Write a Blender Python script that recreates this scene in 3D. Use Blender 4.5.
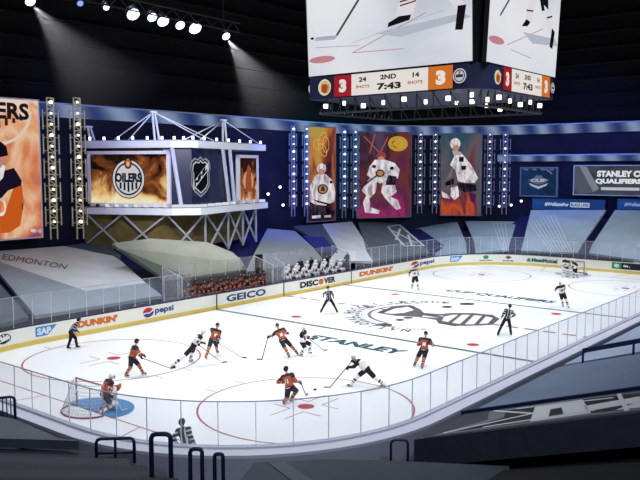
import bpy, bmesh, math, random
import numpy as np
from mathutils import Vector, Matrix

for o in list(bpy.data.objects):
    bpy.data.objects.remove(o)
S = bpy.context.scene
COL = S.collection
random.seed(4)
PI = math.pi
V = Vector

# ------------------------------------------------------------------ camera
CAM = V((-45.6064, -27.37, 10.0796)); YAW = 0.6805; PITCH = -0.0919; FPX = 772.83
FW = V((math.cos(YAW)*math.cos(PITCH), math.sin(YAW)*math.cos(PITCH), math.sin(PITCH)))
RT = V((math.sin(YAW), -math.cos(YAW), 0.0)); UP = RT.cross(FW)
FH = V((math.cos(YAW), math.sin(YAW), 0.0))
cd = bpy.data.cameras.new('camera'); cam = bpy.data.objects.new('camera', cd); COL.objects.link(cam)
cd.sensor_width = 36; cd.lens = FPX/640*36; cd.clip_end = 400; cd.clip_start = 0.1
M = Matrix((RT, UP, -FW)).transposed().to_4x4(); M.translation = CAM
cam.matrix_world = M
S.camera = cam

# ------------------------------------------------------------------ world, lights, exposure
w = bpy.data.worlds.new('arena_dark'); S.world = w; w.use_nodes = True
bg = w.node_tree.nodes['Background']; bg.inputs[0].default_value = (0.25, 0.35, 0.8, 1); bg.inputs[1].default_value = 0.012
S.view_settings.view_transform = 'Standard'; S.view_settings.look = 'None'
S.view_settings.exposure = 0.0; S.view_settings.gamma = 1.0; S.view_settings.use_curve_mapping = False

def aim(o, loc, target):
    o.location = loc
    o.rotation_euler = (V(target)-V(loc)).to_track_quat('-Z', 'Y').to_euler()

def area(name, loc, target, size, energy, color=(1, 1, 1), spread=100):
    l = bpy.data.lights.new(name, 'AREA'); l.shape = 'DISK'; l.size = size; l.energy = energy; l.color = color
    l.spread = math.radians(spread)
    o = bpy.data.objects.new(name, l); COL.objects.link(o); aim(o, loc, target); return o

def spot(name, loc, target, energy, angle, color=(1, 1, 1), blend=0.5, radius=0.15):
    l = bpy.data.lights.new(name, 'SPOT'); l.energy = energy; l.color = color
    l.spot_size = math.radians(angle); l.spot_blend = blend; l.shadow_soft_size = radius
    o = bpy.data.objects.new(name, l); COL.objects.link(o); aim(o, loc, target); return o

for x in (-28, -14, 0, 14, 28):
    area('rink_light', (x, -15, 29), (x*0.8, -1, 0), 4, 1250, (0.93, 0.97, 1.0), 94)
    area('rink_light', (x, 15, 29), (x*0.8, 1, 0), 4, 1250, (0.93, 0.97, 1.0), 94)
# coloured show lights on the bowl, and two added fill lights
spot('blue_show_light', (6, 8, 19), (14, 28, 8), 26000, 50, (0.10, 0.16, 1.0), 1.0, .5)
spot('blue_show_light', (20, 0, 20), (42, 6, 12), 20000, 55, (0.10, 0.16, 1.0), 1.0, .5)
spot('cyan_show_light', (10, 14, 19), (24, 28, 13), 12000, 45, (0.10, 0.6, 1.0), 1.0, .5)
spot('violet_show_light', (-12, 8, 19), (-6, 28, 13), 6000, 60, (0.25, 0.25, 1.0), 1.0, .5)
spot('pavilion_fill_light', (-22, 0, 18), (-2, 21, 9), 26000, 34, (0.85, 0.88, 1.0), .8, .5)  # added fill that brightens the pavilion roof and deck
area('near_stand_fill', (-52, -38, 24), (-26, -14, 2), 4, 1500, (0.85, 0.9, 1.0), 100)  # added fill above and behind the camera, lifts the unlit near stands
spot('warm_show_light', (-14, 6, 18), (-4, 19, 3), 5000, 34, (1.0, 0.85, 0.5), 1.0, .5)
spot('fascia_show_light', (16, 0, 18), (38, 20, 2), 9000, 70, (0.55, 0.75, 1.0), 1.0, .5)

# ------------------------------------------------------------------ helpers
def lin(h):
    h = h.lstrip('#'); c = [int(h[i:i+2], 16)/255 for i in (0, 2, 4)]
    return tuple((x/12.92 if x <= .04045 else ((x+.055)/1.055)**2.4) for x in c) + (1,)

MATS = {}
def mat(h, rough=0.7, metal=0.0, var=0.0, scale=3.0, spec=0.3):
    k = ('m', h, rough, metal, var, scale, spec)
    if k in MATS: return MATS[k]
    m = bpy.data.materials.new('surface_'+h.lstrip('#')); m.use_nodes = True
    nt = m.node_tree; b = nt.nodes['Principled BSDF']
    c = lin(h); b.inputs['Base Color'].default_value = c
    b.inputs['Roughness'].default_value = rough; b.inputs['Metallic'].default_value = metal
    b.inputs['Specular IOR Level'].default_value = spec
    if var:
        t = nt.nodes.new('ShaderNodeTexCoord'); n = nt.nodes.new('ShaderNodeTexNoise'); n.inputs['Scale'].default_value = scale
        n.inputs['Detail'].default_value = 5
        r = nt.nodes.new('ShaderNodeValToRGB')
        r.color_ramp.elements[0].position = .3; r.color_ramp.elements[1].position = .7
        r.color_ramp.elements[0].color = tuple(x*(1-var) for x in c[:3])+(1,)
        r.color_ramp.elements[1].color = tuple(min(1, x*(1+var)) for x in c[:3])+(1,)
        nt.links.new(t.outputs['Object'], n.inputs['Vector']); nt.links.new(n.outputs['Fac'], r.inputs['Fac'])
        nt.links.new(r.outputs['Color'], b.inputs['Base Color'])
    MATS[k] = m; return m

def emat(h, st=1.0):
    k = ('e', h, st)
    if k in MATS: return MATS[k]
    m = bpy.data.materials.new('screen_'+h.lstrip('#')); m.use_nodes = True
    nt = m.node_tree; nt.nodes.clear(); e = nt.nodes.new('ShaderNodeEmission'); o = nt.nodes.new('ShaderNodeOutputMaterial')
    e.inputs[0].default_value = lin(h); e.inputs[1].default_value = st; nt.links.new(e.outputs[0], o.inputs[0])
    MATS[k] = m; return m

def ramp_emat(name, stops, scale=(1, 1, 1), noise=2.0, st=1.0, distort=0.6, grad=None):
    """lit screen picture: noise (plus an optional vertical gradient of the picture) through a colour ramp"""
    m = bpy.data.materials.new(name); m.use_nodes = True
    nt = m.node_tree; nt.nodes.clear(); L = nt.links.new
    e = nt.nodes.new('ShaderNodeEmission'); o = nt.nodes.new('ShaderNodeOutputMaterial'); e.inputs[1].default_value = st
    t = nt.nodes.new('ShaderNodeTexCoord'); mp = nt.nodes.new('ShaderNodeMapping'); mp.inputs['Scale'].default_value = scale
    n = nt.nodes.new('ShaderNodeTexNoise'); n.inputs['Scale'].default_value = noise; n.inputs['Detail'].default_value = 8
    n.inputs['Distortion'].default_value = distort
    r = nt.nodes.new('ShaderNodeValToRGB'); cr = r.color_ramp
    while len(cr.elements) < len(stops): cr.elements.new(.5)
    for el, (p, h) in zip(cr.elements, stops): el.position = p; el.color = lin(h)
    L(t.outputs['Generated'], mp.inputs['Vector']); L(mp.outputs['Vector'], n.inputs['Vector'])
    src = n.outputs['Fac']
    if grad:
        sep = nt.nodes.new('ShaderNodeSeparateXYZ'); L(t.outputs['Generated'], sep.inputs[0])
        ma = nt.nodes.new('ShaderNodeMath'); ma.operation = 'MULTIPLY_ADD'; ma.inputs[1].default_value = grad
        L(sep.outputs['Z'], ma.inputs[0]); L(n.outputs['Fac'], ma.inputs[2]); src = ma.outputs[0]
    L(src, r.inputs['Fac']); L(r.outputs['Color'], e.inputs[0]); L(e.outputs[0], o.inputs[0])
    return m

def link(o, parent=None):
    COL.objects.link(o)
    if parent is not None: o.parent = parent
    return o
def tag(o, label=None, cat=None, group=None, kind=None):
    if label: o['label'] = label
    if cat: o['category'] = cat
    if group: o['group'] = group
    if kind: o['kind'] = kind
    return o
def empty(name, loc=(0, 0, 0), rz=0.0, label=None, cat=None, group=None):
    o = bpy.data.objects.new(name, None); o.empty_display_size = .2; o.location = loc; o.rotation_euler = (0, 0, rz)
    link(o); return tag(o, label, cat, group)
def copy_tree(o, parent=None):
    c = o.copy(); COL.objects.link(c)
    if parent is not None: c.parent = parent
    for ch in list(o.children): copy_tree(ch, c)
    return c

class MB:
    """collects shapes into one mesh"""
    def __init__(s): s.v = []; s.f = []; s.m = []; s.mats = []; s.smooth = []
    def mi(s, m):
        if m not in s.mats: s.mats.append(m)
        return s.mats.index(m)
    def add(s, vs, fs, m, smooth=False):
        b = len(s.v); s.v += [tuple(x) for x in vs]; i = s.mi(m)
        for f in fs: s.f.append(tuple(b+k for k in f)); s.m.append(i); s.smooth.append(smooth)
    def box(s, lo, hi, m):
        x0, y0, z0 = lo; x1, y1, z1 = hi
        s.hexa([(x0, y0, z0), (x1, y0, z0), (x1, y1, z0), (x0, y1, z0), (x0, y0, z1), (x1, y0, z1), (x1, y1, z1), (x0, y1, z1)], m)
    def hexa(s, p, m):
        s.add(p, [(3, 2, 1, 0), (4, 5, 6, 7), (0, 1, 5, 4), (1, 2, 6, 5), (2, 3, 7, 6), (3, 0, 4, 7)], m)
    def bar(s, a, b, w_, h_, m, up=(0, 0, 1)):
        a = V(a); b = V(b); d = (b-a).normalized(); u = V(up)
        if abs(d.dot(u)) > .98: u = V((1, 0, 0))
        r = d.cross(u).normalized()*(w_/2); t = r.cross(d).normalized()*(h_/2)
        s.hexa([a-r-t, a+r-t, b+r-t, b-r-t, a-r+t, a+r+t, b+r+t, b-r+t], m)
    def prism(s, pts, off, m):
        n = len(pts); off = V(off); p2 = [V(p)+off for p in pts]
        s.add([V(p) for p in pts]+p2, [tuple(range(n)), tuple(range(2*n-1, n-1, -1))]+[((i+1) % n, i, n+i, n+(i+1) % n) for i in range(n)], m)
    def tube(s, pts, r, m, n=8, r2=None):
        pts = [V(p) for p in pts]; vs = []; fs = []
        ref = V((0, 0, 1)); d0 = (pts[1]-pts[0]).normalized()
        if abs(d0.dot(ref)) > .95: ref = V((1, 0, 0))
        for i, p in enumerate(pts):
            d = (pts[min(i+1, len(pts)-1)]-pts[max(i-1, 0)]).normalized()
            a = d.cross(ref).normalized(); b = d.cross(a); ref2 = a.cross(d)
            rr = r if r2 is None else r+(r2-r)*i/(len(pts)-1)
            for k in range(n): t = 2*PI*k/n; vs.append(p+a*rr*math.cos(t)+b*rr*math.sin(t))
        for i in range(len(pts)-1):
            for k in range(n): fs.append((i*n+k, i*n+(k+1) % n, (i+1)*n+(k+1) % n, (i+1)*n+k))
        fs.append(tuple(range(n-1, -1, -1))); fs.append(tuple((len(pts)-1)*n+k for k in range(n)))
        s.add(vs, fs, m, True)
    def ring(s, c, r0, r1, z, m, a0=0, a1=2*PI, n=64):
        vs = []; fs = []
        for i in range(n+1):
            t = a0+(a1-a0)*i/n
            vs += [(c[0]+r0*math.cos(t), c[1]+r0*math.sin(t), z), (c[0]+r1*math.cos(t), c[1]+r1*math.sin(t), z)]
        for i in range(n): fs.append((2*i, 2*i+1, 2*i+3, 2*i+2))
        s.add(vs, fs, m)
    def build(s, name, parent=None, loc=None):
        me = bpy.data.meshes.new(name); me.from_pydata(s.v, [], s.f)
        for m in s.mats: me.materials.append(m)
        me.polygons.foreach_set('material_index', s.m); me.polygons.foreach_set('use_smooth', s.smooth)
        me.update(); o = bpy.data.objects.new(name, me)
        if loc is not None: o.location = loc
        return link(o, parent)

def ray(u, v): return (FW + RT*((u-320)/FPX) - UP*((v-240)/FPX))
def onplane(u, v, n, d):          # point where the sight line meets n.x = d
    r = ray(u, v); n = V(n); return CAM + r*((d-n.dot(CAM))/n.dot(r))
def onz(u, v, z): return onplane(u, v, (0, 0, 1), z)
def depthpt(u, v, base, dd=0.0):  # point on the sight line at the distance of a known point
    r = ray(u, v); t = (V(base)-CAM).dot(FW)+dd; return CAM + r*t

TXT = {}
def text_mesh(t, bold=0.03):
    k = (t, bold)
    if k in TXT: return TXT[k]
    c = bpy.data.curves.new('txt', 'FONT'); c.body = t; c.size = 1; c.offset = bold; c.resolution_u = 3
    o = bpy.data.objects.new('txt', c); COL.objects.link(o); bpy.context.view_layer.update()
    me = bpy.data.meshes.new_from_object(o.evaluated_get(bpy.context.evaluated_depsgraph_get()))
    vs = [(v.co.x, v.co.y) for v in me.vertices]; fs = [tuple(p.vertices) for p in me.polygons]
    bpy.data.objects.remove(o); bpy.data.curves.remove(c); bpy.data.meshes.remove(me)
    x0 = min(v[0] for v in vs); x1 = max(v[0] for v in vs); y0 = min(v[1] for v in vs); y1 = max(v[1] for v in vs)
    vs = [((x-x0)/(x1-x0), (y-y0)/(y1-y0)) for x, y in vs]
    TXT[k] = (vs, fs, (x1-x0)/(y1-y0)); return TXT[k]

class Panel:
    """flat picture on a plane: origin bottom left, unit axes u (right) and v (up), sizes in metres"""
    def __init__(s, O, U, W, Hh, Vv=(0, 0, 1)):
        s.O = V(O); s.U = V(U).normalized(); s.V = V(Vv).normalized(); s.W = W; s.H = Hh
        s.N = s.U.cross(s.V).normalized(); s.k = 0; s.mb = MB()
    def pt(s, x, y, k): return s.O + s.U*(x*s.W) + s.V*(y*s.H) + s.N*(0.02+0.006*k)
    def poly(s, pts, m):
        s.k += 1; s.mb.add([s.pt(x, y, s.k) for x, y in pts], [tuple(range(len(pts)))], m)
    def rect(s, x0, y0, x1, y1, m): s.poly([(x0, y0), (x1, y0), (x1, y1), (x0, y1)], m)
    def ell(s, x, y, rx, ry, m, n=28, hole=0, rot=0):
        s.k += 1; A = s.W; B = s.H
        def q(t, f):
            a = rx*math.cos(t)*f; b = ry*math.sin(t)*f; c_, s_ = math.cos(rot), math.sin(rot)
            return s.pt(x+a*c_-b*s_*B/A, y+a*s_*A/B+b*c_, s.k)
        if hole:
            vs = []; fs = []
            for i in range(n): vs += [q(2*PI*i/n, 1), q(2*PI*i/n, hole)]
            for i in range(n): j = (i+1) % n; fs.append((2*i, 2*j, 2*j+1, 2*i+1))
            s.mb.add(vs, fs, m)
        else: s.mb.add([q(2*PI*i/n, 1) for i in range(n)], [tuple(range(n))], m)
    def stroke(s, a, b, wd, m):     # wd in metres
        ax, ay, bx, by = a[0]*s.W, a[1]*s.H, b[0]*s.W, b[1]*s.H
        L = math.hypot(bx-ax, by-ay) or 1; nx, ny = -(by-ay)/L*wd/2, (bx-ax)/L*wd/2
        s.poly([((ax+nx)/s.W, (ay+ny)/s.H), ((ax-nx)/s.W, (ay-ny)/s.H), ((bx-nx)/s.W, (by-ny)/s.H), ((bx+nx)/s.W, (by+ny)/s.H)], m)
    def text(s, t, x0, y0, x1, y1, m, bold=0.03):
        s.k += 1; vs, fs, asp = text_mesh(t, bold)
        s.mb.add([s.pt(x0+(x1-x0)*a, y0+(y1-y0)*b, s.k) for a, b in vs], fs, m)
    def flush(s, name, parent):
        o = s.mb.build(name, parent); s.mb = MB(); return o

# ------------------------------------------------------------------ rink outline
RX, RY, RC = 30.48, 12.95, 8.53
SEG = [('l', 2*(RX-RC)), ('c', RC*PI/2), ('l', 2*(RY-RC)), ('c', RC*PI/2)]*2
PER = sum(x[1] for x in SEG)
def rink(s, off=0.0):
    """arc length s from the west end of the far straight, clockwise seen from above; returns point, inward normal"""
    s %= PER; i = 0
    starts = [(-(RX-RC), RY, 0), ((RX-RC), RY, 0), (RX, RY-RC, -PI/2), (RX, -(RY-RC), -PI/2), (RX-RC, -RY, PI), (-(RX-RC), -RY, PI), (-RX, -(RY-RC), PI/2), (-RX, RY-RC, PI/2)]
    while s > SEG[i][1]: s -= SEG[i][1]; i += 1
    x, y, a = starts[i]
    if SEG[i][0] == 'l': px, py = x+math.cos(a)*s, y+math.sin(a)*s
    else:
        t = s/RC; cx, cy = x+math.sin(a)*RC, y-math.cos(a)*RC
        px, py = cx-math.sin(a-t)*RC, cy+math.cos(a-t)*RC; a -= t
    n = V((math.sin(a), -math.cos(a), 0))
    return V((px, py, 0)) - n*off, n
def s_far(x): return x+(RX-RC)
def s_at(u, v, z):                  # arc length of the board point seen at a pixel
    best = None
    q = onz(u, v, z)
    for i in range(1600):
        s = PER*i/1600; p, n = rink(s)
        r = ray(u, v); # horizontal distance between sight line and boards point
        d = abs((p.x-CAM.x)*r.y-(p.y-CAM.y)*r.x)/math.hypot(r.x, r.y)
        e = d + 0.3*(V((q.x-p.x, q.y-p.y, 0)).length)
        if best is None or e < best[0]: best = (e, s)
    return best[1]

C_WHITE = mat('#e9e9ee', .5); C_BLACK = mat('#0b0b0e', .6); C_NAVY = mat('#101634', .6); C_STEEL = mat('#8f9299', .35, .8)
C_DARK = mat('#15171d', .8); C_RED = mat('#a81f2c', .6)

# ------------------------------------------------------------------ arena shell (structure)
WX, WY, WR = 22.0, 28.0, 20.0      # bowl wall: straight along the far side, rounded corner, straight behind the far end
def wall_pts(off=0.0, x0=-44, y1=-34, n=20):
    P = [V((x0, WY+off, 0)), V((WX*0-20, WY+off, 0)), V((WX, WY+off, 0))]
    for i in range(1, n+1):
        t = PI/2*i/n; P.append(V((WX+(WR+off)*math.sin(t), WY-WR+(WR+off)*math.cos(t), 0)))
    P.append(V((WX+WR+off, y1, 0))); return P
def strip(pts, z0, z1, m, name, parent=None, off=0.3, pts2=None):
    mb = MB(); n = len(pts); P2 = pts2
    vs = []
    for p, q in zip(pts, P2): vs += [(p.x, p.y, z0), (p.x, p.y, z1), (q.x, q.y, z0), (q.x, q.y, z1)]
    fs = []
    for i in range(n-1):
        a = 4*i; b = a+4
        fs += [(a, b, b+1, a+1), (a+2, a+3, b+3, b+2), (a+1, b+1, b+3, a+3), (a, a+2, b+2, b)]
    fs += [(0, 1, 3, 2), (4*n-4, 4*n-2, 4*n-1, 4*n-3)]
    mb.add(vs, fs, m); return mb.build(name, parent)

mb = MB(); mb.box((-60, -45, -0.6), (60, 45, -0.02), mat('#2a2d38', .6, var=.2)); tag(mb.build('floor'), kind='structure')
mb = MB(); mb.box((-60, -45, 34), (60, 45, 34.5), mat('#050507', .9)); ceiling = tag(mb.build('ceiling'), kind='structure')
o = strip(wall_pts(0), -0.02, 15.2, mat('#10122b', .8, var=.3, scale=.4), 'wall_far', off=.5, pts2=wall_pts(.6)); tag(o, kind='structure')
o = strip(wall_pts(0), 15.2, 34, mat('#050508', .9), 'wall_left', off=.5, pts2=wall_pts(.6)); tag(o, kind='structure')
mb = MB(); mb.box((-58, -44, -0.02), (-57.5, 44, 34), mat('#08080c', .9)); tag(mb.build('wall_near'), kind='structure')
mb = MB(); mb.box((-58, -44, -0.02), (45, -43.5, 34), mat('#08080c', .9)); tag(mb.build('wall_right'), kind='structure')

# roof girders, faint against the dark ceiling
for i, x in enumerate((-26, -10, 6, 22, 38)):
    m_ = mat('#1c1d22', .7); mb = MB()
    mb.bar((x, -40, 31), (x, 27, 31), .5, .5, m_); mb.bar((x, -40, 28.6), (x, 27, 28.6), .4, .4, m_)
    for k in range(16):
        y = -40+k*4.2; mb.bar((x, y, 28.6), (x, y+2.1, 31), .2, .2, m_); mb.bar((x, y+2.1, 31), (x, y+4.2, 28.6), .2, .2, m_)
    tag(mb.build('trim_%d' % (i+1)), kind='structure')

# two lit ribbon boards round the bowl
def ribbon_mat():
    m = bpy.data.materials.new('ribbon_picture'); m.use_nodes = True; nt = m.node_tree; nt.nodes.clear(); L = nt.links.new
    t = nt.nodes.new('ShaderNodeTexCoord'); mp = nt.nodes.new('ShaderNodeMapping'); mp.inputs['Rotation'].default_value = (0, .5, .9)
    wv = nt.nodes.new('ShaderNodeTexWave'); wv.inputs['Scale'].default_value = .12; wv.inputs['Distortion'].default_value = 3.0
    wv.inputs['Detail'].default_value = 3; wv.inputs['Detail Scale'].default_value = .6
    r = nt.nodes.new('ShaderNodeValToRGB'); cr = r.color_ramp
    for p, h in ((0.25, '#3a4f86'), (.75, '#8b9fc4')):
        pass
    cr.elements[0].position = 0; cr.elements[0].color = lin('#2f4078')
    cr.elements[1].position = 1; cr.elements[1].color = lin('#8d9fc4')
    e = cr.elements.new(.5); e.color = lin('#5c7099')
    em = nt.nodes.new('ShaderNodeEmission'); em.inputs[1].default_value = .75; out = nt.nodes.new('ShaderNodeOutputMaterial')
    L(t.outputs['Object'], mp.inputs[0]); L(mp.outputs[0], wv.inputs['Vector']); L(wv.outputs['Fac'], r.inputs['Fac'])
    L(r.outputs['Color'], em.inputs[0]); L(em.outputs[0], out.inputs[0]); return m
RIB = ribbon_mat()
rb = empty('ribbon_board', (0, 28, 14), label='upper lit blue ribbon board running round the whole bowl', cat='ribbon board')
def off_obj(o, e):                 # keep world placement under an empty that is moved
    o.matrix_parent_inverse = Matrix.Translation(e.location).inverted(); return o
off_obj(strip(wall_pts(-.5), 14.15, 15.15, RIB, 'display_face', rb, pts2=wall_pts(-.02)), rb)
off_obj(strip(wall_pts(-.6), 15.15, 15.27, mat('#9fb0cc', .5), 'top_edge', rb, pts2=wall_pts(-.02)), rb)
def sub_wall(a, b, off):           # wall points between arc parameters
    P = wall_pts(off, n=40); return P[a:b]
rb2 = empty('ribbon_board', (42, 5, 11), label='lower short ribbon board above the screens behind the far net', cat='ribbon board')
P1 = [p for p in wall_pts(-.5, n=40) if p.x > 40.2]; P2 = wall_pts(-.02, n=40)[-len(P1):]
off_obj(strip(P1, 10.95, 11.6, RIB, 'display_face', rb2, pts2=P2), rb2)
off_obj(strip([p for p in P1], 11.6, 11.75, mat('#9fb0cc', .5), 'top_edge', rb2, pts2=P2), rb2)
P1 = [p for p in wall_pts(-.5, n=40) if p.x < 0]; P1.append(V((0, 27.5, 0)));
# upper tier of empty dark seats behind the ribbon
rowm = mat('#0a0a10', .9); rowm2 = mat('#0a0a0f', .9)
for k in range(7):
    o = strip(wall_pts(-.45+.0*k, n=16), 16.6+k*1.7, 16.75+k*1.7, rowm2, 'trim_%d' % (10+k), pts2=wall_pts(-.02, n=16)); tag(o, kind='structure')

# ------------------------------------------------------------------ ice and markings
ICE = bpy.data.materials.new('ice_surface'); ICE.use_nodes = True
_b = ICE.node_tree.nodes['Principled BSDF']; _b.inputs['Base Color'].default_value = (.86, .88, .91, 1); _b.inputs['Roughness'].default_value = .28
_b.inputs['Specular IOR Level'].default_value = .35
_n = ICE.node_tree.nodes.new('ShaderNodeTexNoise'); _n.inputs['Scale'].default_value = .35; _n.inputs['Detail'].default_value = 6
_r = ICE.node_tree.nodes.new('ShaderNodeValToRGB'); _r.color_ramp.elements[0].color = (.80, .83, .87, 1); _r.color_ramp.elements[1].color = (.92, .93, .95, 1)
_t = ICE.node_tree.nodes.new('ShaderNodeTexCoord')
ICE.node_tree.links.new(_t.outputs['Object'], _n.inputs['Vector']); ICE.node_tree.links.new(_n.outputs['Fac'], _r.inputs['Fac'])
ICE.node_tree.links.new(_r.outputs['Color'], _b.inputs['Base Color'])
NP = 160
outline = [rink(PER*i/NP, -0.0)[0] for i in range(NP)]
ice = empty('ice_rink', label='white ice sheet with painted lines and circles filling the arena floor', cat='ice')
mb = MB(); mb.prism([(p.x, p.y, -0.018) for p in outline], (0, 0, .02), ICE); mb.build('ice_surface', ice)
Z = 0.008
m_red = mat('#8e2635', .4); m_redl = mat('#a3484f', .4); m_blue = mat('#2c4452', .4); m_crease = mat('#3f7fb6', .4)
def yb(x):                         # half width of the ice at x
    ax = abs(x)
    if ax <= RX-RC: return RY
    return RY-RC+math.sqrt(max(0, RC**2-(ax-(RX-RC))**2))
def cross_line(x, wd, m, name):
    mb = MB(); y = yb(x)-.02; mb.box((x-wd/2, -y, Z-.004), (x+wd/2, y, Z), m); return mb.build(name, ice)
for x in (-7.62, 7.62): cross_line(x, .3, m_blue, 'blue_line')
y = -12.9
while y < 12.9: mb = MB(); mb.box((-.15, y, Z-.004), (.15, min(y+.8, 12.9), Z), m_red); y += 1.25; mb.build('center_line_dash', ice)
for x in (-27.13, 27.13): cross_line(x, .07, m_redl, 'goal_line')
for x in (-21.03, 21.03):
    for y in (-6.71, 6.71):
        mb = MB(); mb.ring((x, y), 4.53, 4.62, Z, m_redl)
        sx = 1
        for ax in (-1, 1):
            for ay in (-1, 1):
                mb.box((x+ax*.6 if ax > 0 else x-1.8, y+ay*.38-.025, Z-.004), (x+1.8 if ax > 0 else x-.6, y+ay*.38+.025, Z), m_redl)
                mb.box((x+ax*.6-.025, min(y+ay*.38, y+ay*1.28), Z-.004), (x+ax*.6+.025, max(y+ay*.38, y+ay*1.28), Z), m_redl)
            for e in (-.9, .9):
                mb.box((x+e-.025, min(y+ax*4.6, y+ax*5.2), Z-.004), (x+e+.025, max(y+ax*4.6, y+ax*5.2), Z), m_redl)
        mb.build('faceoff_circle', ice)
        mb = MB(); mb.ring((x, y), 0, .36, Z+.002, mat('#b5303a', .4), n=24); mb.build('faceoff_spot', ice)
for x in (-6.1, 6.1):
    for y in (-6.71, 6.71):
        mb = MB(); mb.ring((x, y), 0, .36, Z+.002, mat('#b5303a', .4), n=24); mb.build('faceoff_spot', ice)
for sg in (-1, 1):
    gx = sg*27.13
    mb = MB(); pts = [(gx, -1.22)]; n = 16
    for i in range(n+1):
        a = -PI/2*.74+PI*.74*i/n; pts.append((gx-sg*(1.83*math.cos(a)), 1.83*math.sin(a)/1.0*.72 if False else 1.83*math.sin(a)))
    pts = [(gx, -1.68)]+pts[1:]+[(gx, 1.68)]
    if sg > 0: pts = pts[::-1]
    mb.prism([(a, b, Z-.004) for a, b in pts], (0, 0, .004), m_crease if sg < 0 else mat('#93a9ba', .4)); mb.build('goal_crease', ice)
    mb = MB()
    for k in (-1, 1): mb.bar((gx, k*3.35, Z), (sg*30.4, k*4.27, Z), .05, .006, m_redl)
    mb.build('trapezoid_line', ice)
# writing on the ice; letters face the near end (up = +x, right = -y)
def ice_text(t, xc, yc, w_, h_, m, name, bold=.03):
    vs, fs, asp = text_mesh(t, bold); mb = MB()
    mb.add([(xc+(b-.5)*h_, yc-(a-.5)*w_, Z+.006) for a, b in vs], fs, m); return mb.build(name, ice)
a1 = onz(312, 336, 0); a2 = onz(405, 353, 0)
ice_text('STANLEY', (a1.x+a2.x)/2-.1, (a1.y+a2.y)/2, abs(a1.y-a2.y), 1.15, mat('#1d4652', .4), 'ice_lettering', .05)
b1 = onz(448, 290, 0); b2 = onz(553, 303, 0)
ice_text('CUP QUALIFIERS', (b1.x+b2.x)/2, (b1.y+b2.y)/2, abs(b1.y-b2.y), 1.35, mat('#233f48', .4), 'ice_lettering', .04)
# centre emblem: ring of broken strokes, curved letters, striped cup shape lying on its side
mb = MB(); gm = mat('#6d7078', .5)
mb.ring((0, 0), 4.53, 4.6, Z, mat('#9aa7bb', .4))
for i in range(40):
    a = 2*PI*i/40; a_im = a
    if 0.15*PI < a < 1.05*PI: mb.ring((0, 0), 4.7, 5.0, Z, mat('#7b7e86', .5), a, a+.12, 3)
mb.ring((0, 0), 3.9, 4.15, Z, mat('#6b6e76', .5), .30*PI, .95*PI, 24)
mb.build('center_circle', ice)
def arc_text(t, r, a_mid, da, h_, m, name, inv=False):
    mb = MB(); n = len(t)
    for i, ch in enumerate(t):
        if ch == ' ': continue
        vs, fs, asp = text_mesh(ch, .03)
        a = a_mid+(n/2-.5-i)*da*(1 if not inv else -1)
        c = V((math.cos(a), math.sin(a), 0)); rt_ = V((math.sin(a), -math.cos(a), 0))
        if inv: rt_ = -rt_
        upv = c if not inv else -c
        wd = da*r*.7
        if ch == 'I': wd *= .3
        mb.add([c*r+rt_*((x-.5)*wd)+upv*((y-.5)*h_)+V((0, 0, Z+.006)) for x, y in vs], fs, m)
    mb.build(name, ice)
arc_text('NATIONAL HOCKEY LEAGUE', 5.45, 1.86, .15, .75, mat('#2c2f36', .5), 'ice_lettering')
arc_text('STANLEY CUP', 4.9, PI, .10, .4, mat('#85888f', .5), 'ice_lettering', inv=True)
# the cup picture
mb = MB()
def ipoly(pts, m, z=Z+.003):
    P = [onz(u, v, 0) for u, v in pts]; q = [(p.x, p.y, z) for p in P]
    nrm = sum(((q[i][0]*q[(i+1) % len(q)][1]-q[(i+1) % len(q)][0]*q[i][1]) for i in range(len(q))))
    if nrm < 0: q = q[::-1]
    mb.add(q, [tuple(range(len(q)))], m)
g1 = mat('#4d444b', .5); g2 = mat('#a9a0a6', .5); g3 = mat('#3a3439', .5)
ipoly([(376, 313), (392, 307), (410, 305), (420, 309), (424, 313), (440, 314), (452, 313), (472, 313), (492, 315), (500, 319), (492, 325), (468, 326), (452, 326), (438, 323), (436, 320), (416, 317), (396, 316)], g1)
for P_ in ([(384, 313), (394, 309), (408, 307), (414, 310), (404, 313), (392, 314)], [(424, 315), (444, 316), (440, 318), (422, 317)], [(444, 317), (452, 315), (458, 315), (448, 322), (442, 321)],
           [(462, 315), (470, 315), (460, 324), (452, 323)], [(474, 315.5), (482, 316), (474, 324.5), (465, 324.5)], [(486, 316.5), (493, 318), (488, 323.5), (479, 324)]):
    ipoly(P_, mat('#d9d4d8', .5), Z+.005)
for P_ in ([(378, 312), (392, 307), (394, 308), (381, 313)], [(420, 313), (444, 317), (443, 318.5), (420, 315)], [(438, 322), (458, 325.5), (456, 326.5), (438, 323.5)], [(400, 305.5), (414, 306), (418, 309), (410, 307)]):
    ipoly(P_, g3, Z+.007)
mb.build('center_emblem', ice)
mb = MB()
for (u, v, a, b) in ((384, 325, 10, 1.7), (467, 304, 9, 1.3), (400, 320, 5, 1.2), (447, 307, 6, 1.2), (408, 318, 6, 1)):
    mb = MB(); ipoly([(u+a*math.cos(t*PI/6)*(1 if t % 2 else .75), v+b*math.sin(t*PI/6)) for t in range(12)], mat('#2e2c34', .5)); mb.build('ice_emblem', ice)

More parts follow.
